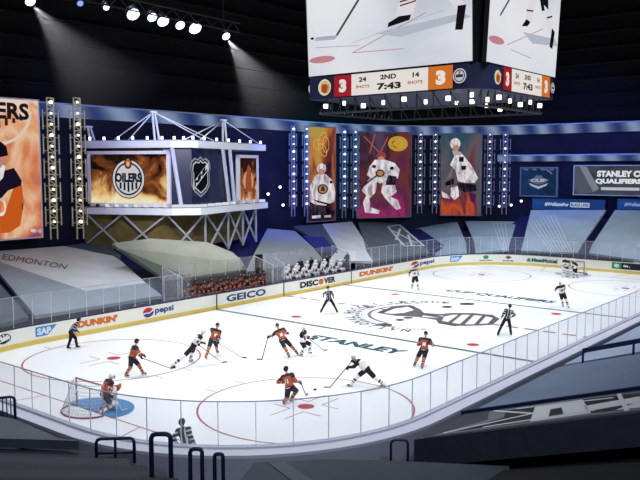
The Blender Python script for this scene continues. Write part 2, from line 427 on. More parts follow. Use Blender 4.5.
# ------------------------------------------------------------------ dasher boards
boards = empty('dasher_boards', label='white rink boards with yellow kick strip and printed advertisements', cat='rink boards')
N = 220
def swept(name, off0, off1, z0, z1, m, parent, s0=0.0, s1=None, n=None):
    closed = s1 is None; s1 = PER if closed else s1; n = n or max(2, int(N*(s1-s0)/PER)+1); mb = MB(); vs = []; fs = []
    cnt = n if closed else n+1
    for i in range(cnt):
        s = s0+(s1-s0)*i/n; p, _ = rink(s, off0); q, _ = rink(s, off1)
        vs += [(p.x, p.y, z0), (p.x, p.y, z1), (q.x, q.y, z0), (q.x, q.y, z1)]
    for i in range(n):
        a = 4*i; b = 4*((i+1) % cnt)
        fs += [(a, a+1, b+1, b), (a+2, b+2, b+3, a+3), (a+1, a+3, b+3, b+1), (a, b, b+2, a+2)]
    if not closed: fs += [(0, 2, 3, 1), (4*n, 4*n+1, 4*n+3, 4*n+2)]
    mb.add(vs, fs, m); return mb.build(name, parent)
swept('board_panel', 0.0, .12, 0.0, 1.1, mat('#f1efe4', .45), boards)
swept('kick_strip', -.012, .0, 0.002, .27, mat('#e6cb6a', .5), boards)
S_NEAR = 2*(RX-RC)+RC*PI+2*(RY-RC)       # where the near side begins
swept('cap_rail', -.03, .2, 1.1, 1.17, mat('#2b2c52', .4), boards, 0, S_NEAR-RC*PI/2)
swept('cap_rail', -.03, .2, 1.1, 1.17, mat('#b9bbcd', .4), boards, S_NEAR-RC*PI/2+.01, PER-RC*PI/2-.01)
swept('cap_rail', -.03, .2, 1.1, 1.17, mat('#2b2c52', .4), boards, PER-RC*PI/2, PER-.01)
swept('outer_sill', .2, .75, 1.0, 1.1, mat('#c3c5d6', .5), boards, S_NEAR-RC*PI/2+.01, PER-RC*PI/2-.01)
swept('outer_face', .62, .75, .0, 1.0, mat('#9a9bb0', .6), boards, S_NEAR-RC*PI/2+.01, PER-RC*PI/2-.01)
for x in (-7.6, -0.35, 8.6):       # gate seams
    mb = MB(); p, n_ = rink(s_far(x), -.016); mb.box((x-.05, p.y, .0), (x+.05, p.y+.02, 1.12), mat('#2b2440', .5)); mb.build('gate_seam', boards)
BO = -.022
def ad_mb(): return MB()
def ad_shape(mb, s0, s1, h0, h1, pts, m, k=0):
    sub = []
    mb.add([(lambda p: (p.x, p.y, h0+(h1-h0)*b))(rink(s0+(s1-s0)*a, BO-.003*k)[0]) for a, b in pts], [tuple(range(len(pts)))], m)
def ad_text(mb, t, s0, s1, h0, h1, m, bold=.04, k=1):
    vs, fs, asp = text_mesh(t, bold)
    mb.add([(lambda p: (p.x, p.y, h0+(h1-h0)*b))(rink(s0+(s1-s0)*a, BO-.003*k)[0]) for a, b in vs], fs, m)
def circ(n=20, r=.5, cx=.5, cy=.5): return [(cx+r*math.cos(2*PI*i/n), cy+r*math.sin(2*PI*i/n)) for i in range(n)]
SA = lambda u, v: s_at(u, v, .65)
BK = mat('#15171c', .5); BLU = mat('#2a8fd0', .5); ORG = mat('#d9702a', .5); REDM = mat('#c02a30', .5); PBLU = mat('#233a80', .5)
# round car badge
mb = MB(); s0 = SA(-4, 341); s1 = SA(10, 338)
ad_shape(mb, s0, s1, .42, .98, circ(24), BK, 0); ad_shape(mb, s0, s1, .42, .98, circ(24, .42), C_WHITE, 1); ad_text(mb, 'V', s0+(s1-s0)*.28, s0+(s1-s0)*.72, .68, .95, BK, k=2); ad_text(mb, 'W', s0+(s1-s0)*.2, s0+(s1-s0)*.8, .46, .68, BK, k=2)
mb.build('advertisement', boards)
# blue tapered sign, white letters
mb = MB(); s0 = SA(36, 332); s1 = SA(57, 328)
ad_shape(mb, s0, s1, .42, .98, [(0, 0), (.55, 0), (1, 1), (0, 1)], BLU); ad_text(mb, 'SAP', s0+.1, s0+(s1-s0)*.72, .5, .9, C_WHITE, .06)
mb.build('advertisement', boards)
mb = MB(); ad_text(mb, "DUNKIN'", SA(78, 324), SA(117, 316), .48, .92, ORG, .07); mb.build('advertisement', boards)
def pepsi(s0, s1, st, se):
    mb = MB(); ad_shape(mb, s0, s1, .35, 1.0, circ(24), REDM, 0)
    ad_shape(mb, s0, s1, .35, 1.0, [(.05, .32), (.3, .42), (.6, .38), (.98, .62), (1.0, .5), (.96, .32), (.5, .0), (.2, .1)], PBLU, 1)
    ad_shape(mb, s0, s1, .35, 1.0, [(.0, .5), (.3, .52), (.6, .5), (.93, .76), (.98, .62), (.6, .36), (.3, .40), (.05, .32)], C_WHITE, 2)
    ad_text(mb, 'pepsi', st, se, .42, .92, PBLU, .03); mb.build('advertisement', boards)
pepsi(SA(142, 312), SA(153, 310), SA(155, 309), SA(173, 306))
mb = MB(); ad_text(mb, 'GEICO', SA(226, 297), SA(265, 290), .40, .92, mat('#22406f', .5), .035); mb.build('advertisement', boards)
mb = MB(); s0 = SA(300, 284); s1 = SA(335, 278)
ad_text(mb, 'DISC', s0, s0+(s1-s0)*.50, .42, .92, BK, .05); ad_shape(mb, s0+(s1-s0)*.51, s0+(s1-s0)*.65, .42, .92, circ(20), ORG); ad_text(mb, 'VER', s0+(s1-s0)*.66, s1, .42, .92, BK, .05)
mb.build('advertisement', boards)
mb = MB(); ad_text(mb, "DUNKIN'", SA(359, 275), SA(393, 270), .48, .92, ORG, .07); mb.build('advertisement', boards)
pepsi(SA(411, 266), SA(419, 264.5), SA(420, 264), SA(434, 262.5))
mb = MB(); s0 = SA(450, 261); s1 = SA(463, 260)
lo_ = lambda x: 0 if x <= .6 else (x-.6)/.4
for k in range(10): x_, y_ = k/10, (k+1)/10; ad_shape(mb, s0, s1, .42, 1.0, [(x_, lo_(x_)), (y_, lo_(y_)), (y_, 1), (x_, 1)], BLU)
ad_text(mb, 'SAP', s0+.1, s0+(s1-s0)*.7, .5, .9, C_WHITE, .06, 5); mb.build('advertisement', boards)
GRN = mat('#2f9a5c', .5)
mb = MB(); s0 = SA(483, 260); s1 = SA(489, 260); ad_shape(mb, s0, s1, .6, 1.0, circ(16), GRN); ad_text(mb, 'subway', s0-.4, s1+.4, .38, .54, BK); mb.build('advertisement', boards)
mb = MB(); s0 = SA(505, 260); s1 = SA(512, 260); ad_shape(mb, s0, s1, .6, 1.0, [(0, .5), (.5, 1), (1, .5), (.5, 0)], mat('#7c4a38', .5)); ad_text(mb, 'honda', s0-.2, s1+.2, .38, .54, BK); mb.build('advertisement', boards)
mb = MB(); s0 = SA(526, 261); s1 = SA(557, 263); ad_shape(mb, s0, s0+(s1-s0)*.16, .45, .85, [(.0, 0), (1, 0), (.6, 1), (.3, .9)], GRN); ad_text(mb, 'MassMutual', s0+(s1-s0)*.17, s1, .45, .85, mat('#1f5a4a', .5), .05); mb.build('advertisement', boards)
mb = MB(); s0 = SA(612, 267); s1 = SA(656, 272)
ad_shape(mb, s0, s1, .4, 1.02, [(0, 0), (.25, 0), (.5, 0), (.75, 0), (1, 0), (1, 1), (.75, 1), (.5, 1), (.25, 1), (0, 1)], BK)
ad_shape(mb, s0, s0+(s1-s0)*.22, .4, 1.02, [(0, 0), (1, 0), (1, 1), (0, 1)], GRN, 1); ad_text(mb, 'e', s0+(s1-s0)*.05, s0+(s1-s0)*.17, .52, .9, C_WHITE, .08, 2)
ad_text(mb, 'enterprise', s0+(s1-s0)*.26, s1-.15, .52, .9, C_WHITE, .04, 2); mb.build('advertisement', boards)

# ------------------------------------------------------------------ glass round the rink
def glass_mat(name, fac, col, rough=.05):
    m = bpy.data.materials.new(name); m.use_nodes = True; nt = m.node_tree; nt.nodes.clear(); L = nt.links.new
    tr = nt.nodes.new('ShaderNodeBsdfTransparent'); tr.inputs[0].default_value = (.962, .968, .98, 1)
    df = nt.nodes.new('ShaderNodeBsdfDiffuse'); df.inputs[0].default_value = col
    tl = nt.nodes.new('ShaderNodeBsdfTranslucent'); tl.inputs[0].default_value = col
    ad = nt.nodes.new('ShaderNodeMixShader'); ad.inputs[0].default_value = .4
    L(df.outputs[0], ad.inputs[1]); L(tl.outputs[0], ad.inputs[2])
    mx = nt.nodes.new('ShaderNodeMixShader'); mx.inputs[0].default_value = fac
    L(tr.outputs[0], mx.inputs[1]); L(ad.outputs[0], mx.inputs[2])
    gl = nt.nodes.new('ShaderNodeBsdfGlossy'); gl.inputs['Roughness'].default_value = rough
    m2 = nt.nodes.new('ShaderNodeMixShader'); m2.inputs[0].default_value = .02; L(mx.outputs[0], m2.inputs[1]); L(gl.outputs[0], m2.inputs[2])
    out = nt.nodes.new('ShaderNodeOutputMaterial'); L(m2.outputs[0], out.inputs[0]); return m
GLS = glass_mat('rink_glass', .075, (.75, .8, .88, 1))
GLH = glass_mat('bench_glass', .13, (.8, .8, .8, 1))
SEAM = mat('#d3d7e0', .4); TOPM = mat('#a9b0c0', .4)
glass = empty('rink_glass', label='clear safety glass with thin seams standing on the rink boards', cat='safety glass')
ZG0, ZG1 = 1.17, 2.9
bench_gaps = [(s_far(-10.2), s_far(-1.5)), (s_far(0.4), s_far(8.6))]
glass2 = empty('rink_glass', label='clear safety glass with thin seams on the boards nearest the camera', cat='safety glass')
glass['label'] = 'clear safety glass on the far side and far end boards'; gfar = glass
npan = 132; ds = PER/npan
for i in range(npan):
    s0 = i*ds; s1 = s0+ds; glass = glass2 if S_NEAR-RC*PI/2 < s0 < PER-RC*PI/2 else gfar; ZG1 = 2.62 if glass is glass2 else 2.9
    if any(a-.3 < (s0+s1)/2 < b+.3 for a, b in bench_gaps): continue
    swept('glass_pane', .07, .085, ZG0, ZG1, GLS, glass, s0+.015, s1-.015, n=4)
    p, n_ = rink(s0, .06); q, _ = rink(s0, .11)
    mb = MB(); mb.bar((p+q)/2+V((0, 0, ZG0)), (p+q)/2+V((0, 0, ZG1)), .022, .03, SEAM, up=n_); mb.build('glass_seam', glass)
s_b0, s_b1 = bench_gaps[0][0], bench_gaps[1][1]
swept('glass_top_edge', .06, .095, 2.9, 2.93, TOPM, gfar, s_b1, S_NEAR-RC*PI/2)
swept('glass_top_edge', .06, .095, 2.62, 2.65, TOPM, glass2, S_NEAR-RC*PI/2, PER-RC*PI/2)
swept('glass_top_edge', .06, .095, 2.9, 2.93, TOPM, gfar, PER-RC*PI/2, s_b0+PER)


# ------------------------------------------------------------------ goals
def goal(sg, label):
    gx = sg*27.13; g = empty('hockey_goal', (gx, 0, 0.012), 0 if sg > 0 else PI, label, 'goal')
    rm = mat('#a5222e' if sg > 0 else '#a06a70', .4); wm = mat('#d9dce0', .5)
    for k in (-1, 1): mb = MB(); mb.tube([(0, k*.915, 0), (0, k*.915, 1.22)], .04, rm, 10); mb.build('goal_post', g)
    mb = MB(); mb.tube([(0, -.95, 1.22), (0, .95, 1.22)], .04, rm, 10); mb.build('crossbar', g)
    base = [(0, -.915, .03)]+[(.15+.95*math.sin(PI*t/12), -1.15*math.cos(PI*t/12), .03) for t in range(13)]+[(0, .915, .03)]
    mb = MB(); mb.tube(base, .035, mat('#8a2b38', .4), 8); mb.build('base_frame', g)
    top = [(0, -.915, 1.22)]+[(.05+.42*math.sin(PI*t/12), -.915*math.cos(PI*t/12), 1.22) for t in range(13)]+[(0, .915, 1.22)]
    mb = MB(); mb.tube(top, .025, wm, 8); mb.tube([(.47, 0, 1.22), (1.1, 0, .03)], .02, wm, 6); mb.build('top_frame', g)
    mb = MB(); nm = mat('#c9ccd2', .8)
    for t in range(0, 15):
        mb.tube([top[t], base[t]], .007, nm, 4)
        if t < 14: 
            a, b, c_, d_ = V(top[t]), V(top[t+1]), V(base[t]), V(base[t+1])
            mb.tube([(a+b)/2, (c_+d_)/2], .007, nm, 4)
    for h in range(1, 9):
        f = h/9; mb.tube([V(top[t]).lerp(V(base[t]), f) for t in range(15)], .007, nm, 4)
    for h in range(1, 8):
        y = -.915+1.83*h/8; mb.tube([(0, y, 1.22), (.05+.42*math.sqrt(max(0, 1-(y/.915)**2)), y, 1.22)], .007, nm, 4)
    mb.build('net', g); return g
goal(-1, 'hockey net nearest the camera behind the blue crease at the left')
goal(1, 'hockey net at the far end of the rink')

# ------------------------------------------------------------------ smooth-surface mesher for figures
def na(p): return np.array(p, dtype=float)
def cap(P, a, b, ra, rb):
    a = na(a); b = na(b); d = b-a; L = max(d@d, 1e-9); h = np.clip(((P-a)@d)/L, 0, 1)
    return np.linalg.norm(P-a-h[:, None]*d, axis=1)-(ra+(rb-ra)*h)
def ell(P, c, R, r):
    q = (P-na(c))@R; r = na(r); k0 = np.linalg.norm(q/r, axis=1); k1 = np.linalg.norm(q/r**2, axis=1)+1e-9
    return k0*(k0-1)/k1
def smin(a, b, k):
    if k <= 0: return np.minimum(a, b)
    h = np.maximum(k-np.abs(a-b), 0)/k; return np.minimum(a, b)-h*h*k*.25
def field(P, prims, k=.03):
    d = None
    for p in prims:
        if p[0] == 'c': e = cap(P, *p[1:5])
        else: e = ell(P, *p[1:4])
        d = e if d is None else smin(d, e, k)
    return d
CORN = [(i, j, k) for i in (0, 1) for j in (0, 1) for k in (0, 1)]
def nets(f, lo, hi, vox):
    lo = na(lo); n = np.maximum(np.ceil((na(hi)-lo)/vox).astype(int)+1, 4)
    ax = [lo[i]+vox*np.arange(n[i]) for i in range(3)]
    G = np.stack(np.meshgrid(*ax, indexing='ij'), -1).reshape(-1, 3)
    F = f(G).reshape(n); In = F < 0
    cn = n-1
    def cs(A, c): return A[c[0]:c[0]+cn[0], c[1]:c[1]+cn[1], c[2]:c[2]+cn[2]]
    cnt = sum(cs(In, c).astype(int) for c in CORN); act = (cnt > 0) & (cnt < 8)
    idx = -np.ones(cn, int); idx[act] = np.arange(act.sum()); A = np.argwhere(act)
    acc = np.zeros((len(A), 3)); num = np.zeros(len(A))
    for a in range(8):
        for b in range(a+1, 8):
            ca, cb = na(CORN[a]), na(CORN[b])
            if abs(ca-cb).sum() != 1: continue
            fa = cs(F, CORN[a])[act]; fb = cs(F, CORN[b])[act]; x = (fa < 0) != (fb < 0)
            t = np.where(x, fa/(fa-fb+1e-12), 0)
            acc += np.where(x[:, None], ca+(cb-ca)*t[:, None], 0); num += x
    vs = lo+vox*(A+acc/np.maximum(num, 1)[:, None]); fs = []
    for d in range(3):
        e = [0, 0, 0]; e[d] = 1; o1 = [0, 0, 0]; o2 = [0, 0, 0]; o1[(d+1) % 3] = 1; o2[(d+2) % 3] = 1
        sl0 = tuple(slice(0, n[i]-e[i]) for i in range(3)); sl1 = tuple(slice(e[i], n[i]) for i in range(3))
        ch = In[sl0] != In[sl1]; W_ = np.argwhere(ch)
        W_ = W_[(W_[:, (d+1) % 3] > 0) & (W_[:, (d+2) % 3] > 0) & (W_[:, (d+1) % 3] < cn[(d+1) % 3]) & (W_[:, (d+2) % 3] < cn[(d+2) % 3])]
        if not len(W_): continue
        g = lambda q: idx[q[:, 0], q[:, 1], q[:, 2]]
        a, b, c_, e_ = g(W_-na(o1).astype(int)-na(o2).astype(int)), g(W_-na(o2).astype(int)), g(W_), g(W_-na(o1).astype(int))
        fl = In[tuple(W_.T)]
        Q = np.stack([a, b, c_, e_], 1); Q[~fl] = Q[~fl][:, ::-1]; Q = Q[(Q >= 0).all(1)]; fs.append(Q)
    return vs, np.concatenate(fs) if fs else np.zeros((0, 4), int)
def bounds(prims, pad=.03):
    lo = np.full(3, 1e9); hi = -lo
    for p in prims:
        if p[0] == 'c':
            r = max(p[3], p[4])
            for q in (p[1], p[2]): lo = np.minimum(lo, na(q)-r); hi = np.maximum(hi, na(q)+r)
        else: r = max(p[3]); lo = np.minimum(lo, na(p[1])-r); hi = np.maximum(hi, na(p[1])+r)
    return lo-pad, hi+pad
def blob(mb, prims, vox, m, k=.03, colour=None, cut=None):
    """prims -> smooth mesh into mb; colour(centres)-> list of materials; cut(P)-> field that must be < 0"""
    lo, hi = bounds(prims)
    f = (lambda P: field(P, prims, k)) if cut is None else (lambda P: np.maximum(field(P, prims, k), cut(P)))
    vs, fs = nets(f, lo, hi, vox)
    if not len(fs): return
    if colour is None: mb.add(vs.tolist(), fs.tolist(), m, True); return
    cen = vs[fs].mean(1); ids = colour(cen); b = len(mb.v); mb.v += [tuple(x) for x in vs.tolist()]
    for q, i in zip(fs.tolist(), ids): mb.f.append(tuple(b+k_ for k_ in q)); mb.m.append(mb.mi(i)); mb.smooth.append(True)

SKIN = mat('#c99a80', .6); HAIR = mat('#2a1d16', .8); EYE = mat('#1c1614', .4); LIP = mat('#9a5a50', .6)
KIT = {
 'orange': dict(j=mat('#ae583c', .7), sh=mat('#20202e', .7), st=mat('#efe6dd', .7), pants=mat('#1b1c28', .7), sock=mat('#b5694c', .7), ss=mat('#22222e', .7), helm=mat('#15161f', .35), glove=mat('#1a1b26', .6)),
 'white': dict(j=mat('#e6e4e6', .7), sh=mat('#131318', .7), st=mat('#20191c', .7), pants=mat('#111116', .7), sock=mat('#e2dfe2', .7), ss=mat('#20191c', .7), helm=mat('#e2e2e6', .35), glove=mat('#17171c', .6)),
 'official': dict(j=mat('#dcdce0', .7), sh=mat('#0d0d11', .7), st=mat('#0d0d11', .7), pants=mat('#0d0e13', .7), sock=mat('#0d0e13', .7), ss=mat('#0d0e13', .7), helm=mat('#0c0c10', .35), glove=SKIN),
}
KIT['official_dark'] = dict(KIT['official'], j=mat('#a0a0a8', .7))
KIT['white_bench'] = dict(KIT['white'], sh=mat('#d9d8de', .7), pants=mat('#b9b8c2', .7))
def unit(v): v = na(v); return v/max(np.linalg.norm(v), 1e-9)
def ik(a, b, l1, l2, pole):
    a = na(a); b = na(b); d = b-a; L = np.linalg.norm(d); s = max(1.0, L/(l1+l2)*1.005); l1 *= s; l2 *= s
    u = d/L; x = (l1*l1-l2*l2+L*L)/(2*L); h = math.sqrt(max(l1*l1-x*x, 0)); p = na(pole); p = unit(p-u*(p@u))
    return a+u*x+p*h

def hand_prims(Wp, H, axis, sc=1.0, side=1, grip=True):
    """palm, four unequal curled fingers and a thumb closed round an axis through H"""
    Wp = na(Wp); H = na(H); s = unit(axis); e1 = Wp-H; e1 = unit(e1-s*(e1@s)); e2 = np.cross(s, e1)*side
    r = .034*sc; P = lambda a, o, q=1.0: H+(e1*math.cos(a)+e2*math.sin(a))*r*q+s*o*sc
    out = [('c', Wp, P(.2, 0, 1.35), .026*sc, .034*sc), ('c', P(.25, -.03, 1.25), P(.25, .03, 1.25), .022*sc, .022*sc)]
    for i, ln in enumerate((.85, 1.0, .95, .75)):
        o = (-.036+.024*i); a0 = .7
        for a, b in ((0, 1.0), (1.0, 2.0), (2.0, 2.9)): out.append(('c', P(a0+a*ln, o), P(a0+b*ln, o), .0105*sc, .0095*sc))
    out += [('c', P(-.3, -.04, 1.3), P(-1.2, -.045, 1.1), .013*sc, .012*sc), ('c', P(-1.2, -.045, 1.1), P(-2.1, -.03), .012*sc, .010*sc)]
    return out
def open_hand(Wp, d, n, sc=1.0, side=1):
    Wp = na(Wp); d = unit(d); n = na(n); n = unit(n-d*(n@d)); l = np.cross(d, n)*side
    out = [('c', Wp, Wp+d*.05*sc, .024*sc, .03*sc), ('c', Wp+d*.07*sc-l*.024*sc, Wp+d*.07*sc+l*.024*sc, .018*sc, .018*sc)]
    for i, ln in enumerate((.062, .074, .07, .054)):
        b = Wp+d*.085*sc+l*(.030-.02*i)*sc; m_ = b+d*ln*.55*sc-n*.008*sc; e = m_+d*ln*.45*sc-n*.022*sc
        out += [('c', b, m_, .0095*sc, .009*sc), ('c', m_, e, .009*sc, .0075*sc)]
    b = Wp+d*.02*sc+l*.025*sc; m_ = b+(d*.03+l*.035)*sc; out += [('c', b, m_, .013*sc, .011*sc), ('c', m_, m_+(d*.03+l*.008-n*.01)*sc, .011*sc, .009*sc)]
    return out

def figure(name, label, cat, kit, base, F, hip, head, feet, hands, stick=None, seated=False, vox=.024, goalie=False, look=None,
           group=None, helmet=True, suit=None, detail=True):
    """all points in world coordinates; local frame origin = base"""
    K = KIT[kit] if suit is None else suit
    base = na(base); F = unit([F[0], F[1], 0]); Lf = np.array([-F[1], F[0], 0]); Uz = np.array([0, 0, 1.])
    hip = na(hip)-base; head = na(head)-base; feet = [na(f)-base for f in feet]
    T = unit(head-hip); root = empty(name, tuple(base), 0, label, cat, group)
    feet = sorted(feet, key=lambda f: -(f@Lf))             # left first
    neck = hip+T*.56; chest = hip+T*.40
    acr = unit(Lf-T*(Lf@T)); fwd = np.cross(acr, T); fwd = unit(fwd)
    if fwd@F < 0 and abs(fwd@F) > .3: fwd = -fwd
    sw = .19 if kit.startswith('official') or suit is not None else .22
    sh = [neck-T*.05+acr*sw, neck-T*.05-acr*sw]; hp = [hip+acr*.10, hip-acr*.10]
    ank = [f+Uz*.13 for f in feet]
    kn = [ik(hp[i], ank[i], .44, .42, F+(Lf if i == 0 else -Lf)*.25+Uz*.2) for i in (0, 1)]
    # hands / stick
    H = [None, None]
    if stick:
        top, blade, low_t, topside = stick['top'], stick['blade'], stick.get('t', .32), stick.get('side', 1)
        top = na(top)-base; blade = na(blade)-base; ax = unit(blade-top)
        H[topside] = top
        if low_t: H[1-topside] = top+(blade-top)*low_t
        # keep both hands within reach
    if hands:
        hs = [na(h)-base for h in hands]
        for i in (0, 1):
            if H[i] is None:
                H[i] = hs.pop(0) if len(hs) == 1 else sorted(hs, key=lambda h: -(h@Lf))[i]
    for i in (0, 1):
        if H[i] is None: H[i] = sh[i]+fwd*.25-Uz*.45
    sl = .60
    for i in (0, 1):
        d = H[i]-sh[i]; L = np.linalg.norm(d)
        if L > sl and not (stick and i == stick.get('side', 1)): H[i] = sh[i]+d*sl/L
    el = []; wr = []
    for i in (0, 1):
        d = H[i]-sh[i]; L = np.linalg.norm(d); W_ = H[i]-unit(d)*.075
        el.append(ik(sh[i], W_, .29, .27, -Uz*.7-F*.6+(Lf if i == 0 else -Lf)*.5)); wr.append(W_)
    look = unit(F*1.0-Uz*.15) if look is None else unit(look)
    hl = unit(np.cross(Uz, look)); hu = np.cross(look, hl); RH = np.stack([hl, look, hu], 1); hc = head
    # body: one continuous figure
    pr = [('c', neck-T*.02, hc-hu*.05, .06, .055), ('c', sh[0], sh[1], .065, .065), ('c', neck-T*.08, hip+T*.22, .115, .105), ('c', hip+T*.02+acr*.05, hip+T*.02-acr*.05, .12, .12),
          ('c', chest+acr*.06, chest-acr*.06, .11, .11)]
    for i in (0, 1):
        pr += [('c', sh[i], el[i], .050, .040), ('c', el[i], wr[i], .040, .028), ('c', hp[i], kn[i], .085, .058), ('c', kn[i], ank[i], .056, .040)]
        fd = unit(F+(Lf if i == 0 else -Lf)*.25); pr += [('c', ank[i]-Uz*.03-fd*.03, ank[i]-Uz*.05+fd*.13, .035, .03)]
    mb = MB(); blob(mb, pr, vox, SKIN, .03)
    hpz = [('e', hc, RH, (.076, .095, .108)), ('e', hc-hu*.06+look*.03, RH, (.052, .055, .055)), ('c', hc+look*.088+hu*.005, hc+look*.108-hu*.028, .010, .015),
           ('c', hc+hl*.076-hu*.02, hc+hl*.08+hu*.02, .013, .015), ('c', hc-hl*.076-hu*.02, hc-hl*.08+hu*.02, .013, .015), ('c', hc-hu*.05, neck, .055, .055),
           ('c', hc+look*.088-hu*.058+hl*.015, hc+look*.088-hu*.058-hl*.015, .011, .011)]
    def fcol(c):
        q = (c-hc)@RH; out = []
        for x, y, z in q:
            if y > .055 and abs(abs(x)-.031) < .014 and abs(z-.012) < .009: out.append(EYE)
            elif y > .075 and abs(x) < .024 and abs(z+.058) < .009: out.append(LIP)
            elif suit is not None and (z > .045 or (y < -.01 and z > -.03)): out.append(HAIR)
            else: out.append(SKIN)
        return out
    blob(mb, hpz, .011 if detail else .02, SKIN, .012, fcol)
    gl = kit.startswith('official') or suit is not None
    for i in (0, 1):
        held = stick and (i == stick.get('side', 1) or stick.get('t', .32))
        sd = 1 if i == 0 else -1
        if held: hpr = hand_prims(wr[i], H[i], unit(na(blade)-na(top)), 1.0 if gl else 1.35, sd)
        else: hpr = open_hand(wr[i], H[i]-el[i], Lf*sd, 1.0 if gl else 1.3, sd)
        if gl: blob(mb, hpr, .009 if detail else .016, SKIN, .008)
        else:
            g = MB(); hpr += [('c', wr[i]-unit(wr[i]-el[i])*.06, wr[i], .062, .052)]
            if goalie and i == 0: hpr = [('e', H[i], np.stack([acr, fwd, T], 1), (.14, .07, .17)), ('c', wr[i], H[i], .07, .07)]
            blob(g, hpr, .014, K['glove'] if not goalie else K['j'], .014); 
            if goalie and i == 1:
                c_ = H[i]; a_, b_, n_ = acr*.11, T*.18, fwd*.03
                g.hexa([c_-a_-b_-n_+fwd*.06, c_+a_-b_-n_+fwd*.06, c_+a_-b_+n_+fwd*.06, c_-a_-b_+n_+fwd*.06, c_-a_+b_-n_+fwd*.06, c_+a_+b_-n_+fwd*.06, c_+a_+b_+n_+fwd*.06, c_-a_+b_+n_+fwd*.06], C_WHITE)
            g.build('glove', root)
    mb.build('body', root)
    # jersey
    bulk = .04 if goalie else .02
    jp = [('c', sh[0], sh[1], .10+bulk, .10+bulk), ('c', neck-T*.10, hip+T*.16, .155+bulk, .165+bulk), ('c', chest+acr*.07, chest-acr*.07, .15+bulk, .15+bulk),
          ('c', hip+T*.05+acr*.06, hip+T*.05-acr*.06, .165, .165)]
    if kit.startswith('official') or suit is not None: jp = [('c', a, b, r1*.86, r2*.86) for _, a, b, r1, r2 in jp]
    s_ = 1 if not (kit.startswith('official') or suit is not None) else .85
    for i in (0, 1): jp += [('c', sh[i], el[i], .100*s_, .084*s_), ('c', el[i], el[i]+(wr[i]-el[i])*.92, .082*s_, .062*s_)]
    def jcol(c):
        out = []; q = c-hip; tt = q@T; aa = q@acr; ff = q@fwd
        arm = np.minimum(cap(c, sh[0], el[0], 0, 0), cap(c, sh[1], el[1], 0, 0)); fo = np.minimum(cap(c, el[0], wr[0], 0, 0), cap(c, el[1], wr[1], 0, 0))
        tor = cap(c, neck-T*.08, hip, 0, 0)-.07
        lo0 = np.minimum(np.linalg.norm(c-wr[0], axis=1), np.linalg.norm(c-wr[1], axis=1))
        for k_ in range(len(c)):
            if suit is not None:
                out.append(K['j']); continue
            if kit.startswith('official'):
                on_arm = min(arm[k_], fo[k_]) < tor[k_]
                ph = (tt[k_] if on_arm else aa[k_] if abs(ff[k_]) > .03 else aa[k_])/.075
                out.append(K['j'] if (ph % 2) < .8 else K['st']); continue
            onf = fo[k_] < min(arm[k_], tor[k_])
            if tt[k_] > .50 or (arm[k_] < .12 and abs(aa[k_]) > .2 and tt[k_] > .40 and not onf): out.append(K['sh'])
            elif onf and .10 < lo0[k_] < .16: out.append(K['ss'])
            elif onf and .16 <= lo0[k_] < .20: out.append(K['st'] if kit == 'orange' else C_RED)
            elif not onf and -.04 < tt[k_] < .02: out.append(K['st'] if kit == 'orange' else K['ss'])
            elif not onf and .02 <= tt[k_] < .07: out.append(K['ss'] if kit == 'orange' else C_RED)
            elif ff[k_] > .09 and abs(aa[k_]) < .08 and .22 < tt[k_] < .38: out.append(K['st'] if kit == 'orange' else mat('#8a3a2a', .7))
            elif ff[k_] < -.09 and abs(aa[k_]) < .10 and .2 < tt[k_] < .40 and abs(abs(aa[k_])-.055) < .022: out.append(K['st'])
            else: out.append(K['j'])
        return out
    clip = lambda P: -(((P-hip)@T)+.07)
    mb = MB(); blob(mb, jp, vox, K['j'], .045, jcol, clip); mb.build('shirt' if kit.startswith('official') or suit is not None else 'jersey', root)
    # trousers / hockey pants and socks
    pk = 1.0 if not (kit.startswith('official') or suit is not None) else .82
    pp = [('c', hip+acr*.07, hip-acr*.07, .155*pk, .155*pk)]
    for i in (0, 1): pp.append(('c', hp[i], hp[i]+(kn[i]-hp[i])*.82, .135*pk, .115*pk))
    if kit.startswith('official') or suit is not None:
        for i in (0, 1): pp += [('c', kn[i]-(kn[i]-hp[i])*.18, kn[i], .095, .085), ('c', kn[i], ank[i], .08, .072)]
    mb = MB(); blob(mb, pp, vox, K['pants'], .03); mb.build('trousers' if kit.startswith('official') or suit is not None else 'hockey_pants', root)
    if not (kit.startswith('official') or suit is not None):
        for i in (0, 1):
            if goalie:
                mb = MB(); d = unit(kn[i]-ank[i]); f2 = unit(F-d*(F@d)); l2 = np.cross(d, f2)
                a0 = ank[i]-d*.06+f2*.09; a1 = kn[i]+d*.22+f2*.10; wv = l2*.15
                blob(mb, [('c', a0+wv*.5, a1+wv*.5, .08, .07), ('c', a0-wv*.5, a1-wv*.5, .08, .07), ('c', a0+wv*.9, a1+wv*.7, .05, .05), ('c', a0-wv*.9, a1-wv*.7, .05, .05)], .025, C_WHITE, .02,
                     lambda c, d=d, a0=a0: [K['ss'] if .30 < ((x-a0)@d) < .36 or .50 < ((x-a0)@d) < .54 else C_WHITE for x in c])
                mb.build('leg_pad', root); continue
            def scol(c, i=i):
                d = ank[i]-kn[i]; L = np.linalg.norm(d); t = ((c-kn[i])@d)/L/L
                return [K['ss'] if .38 < x < .50 or .66 < x < .74 else (K['st'] if kit == 'orange' else C_RED) if .50 <= x < .56 else K['sock'] for x in t]
            mb = MB(); blob(mb, [('c', kn[i]-(kn[i]-hp[i])*.18, kn[i], .095, .096), ('c', kn[i], ank[i], .095, .072)], vox, K['sock'], .03, scol); mb.build('sock', root)
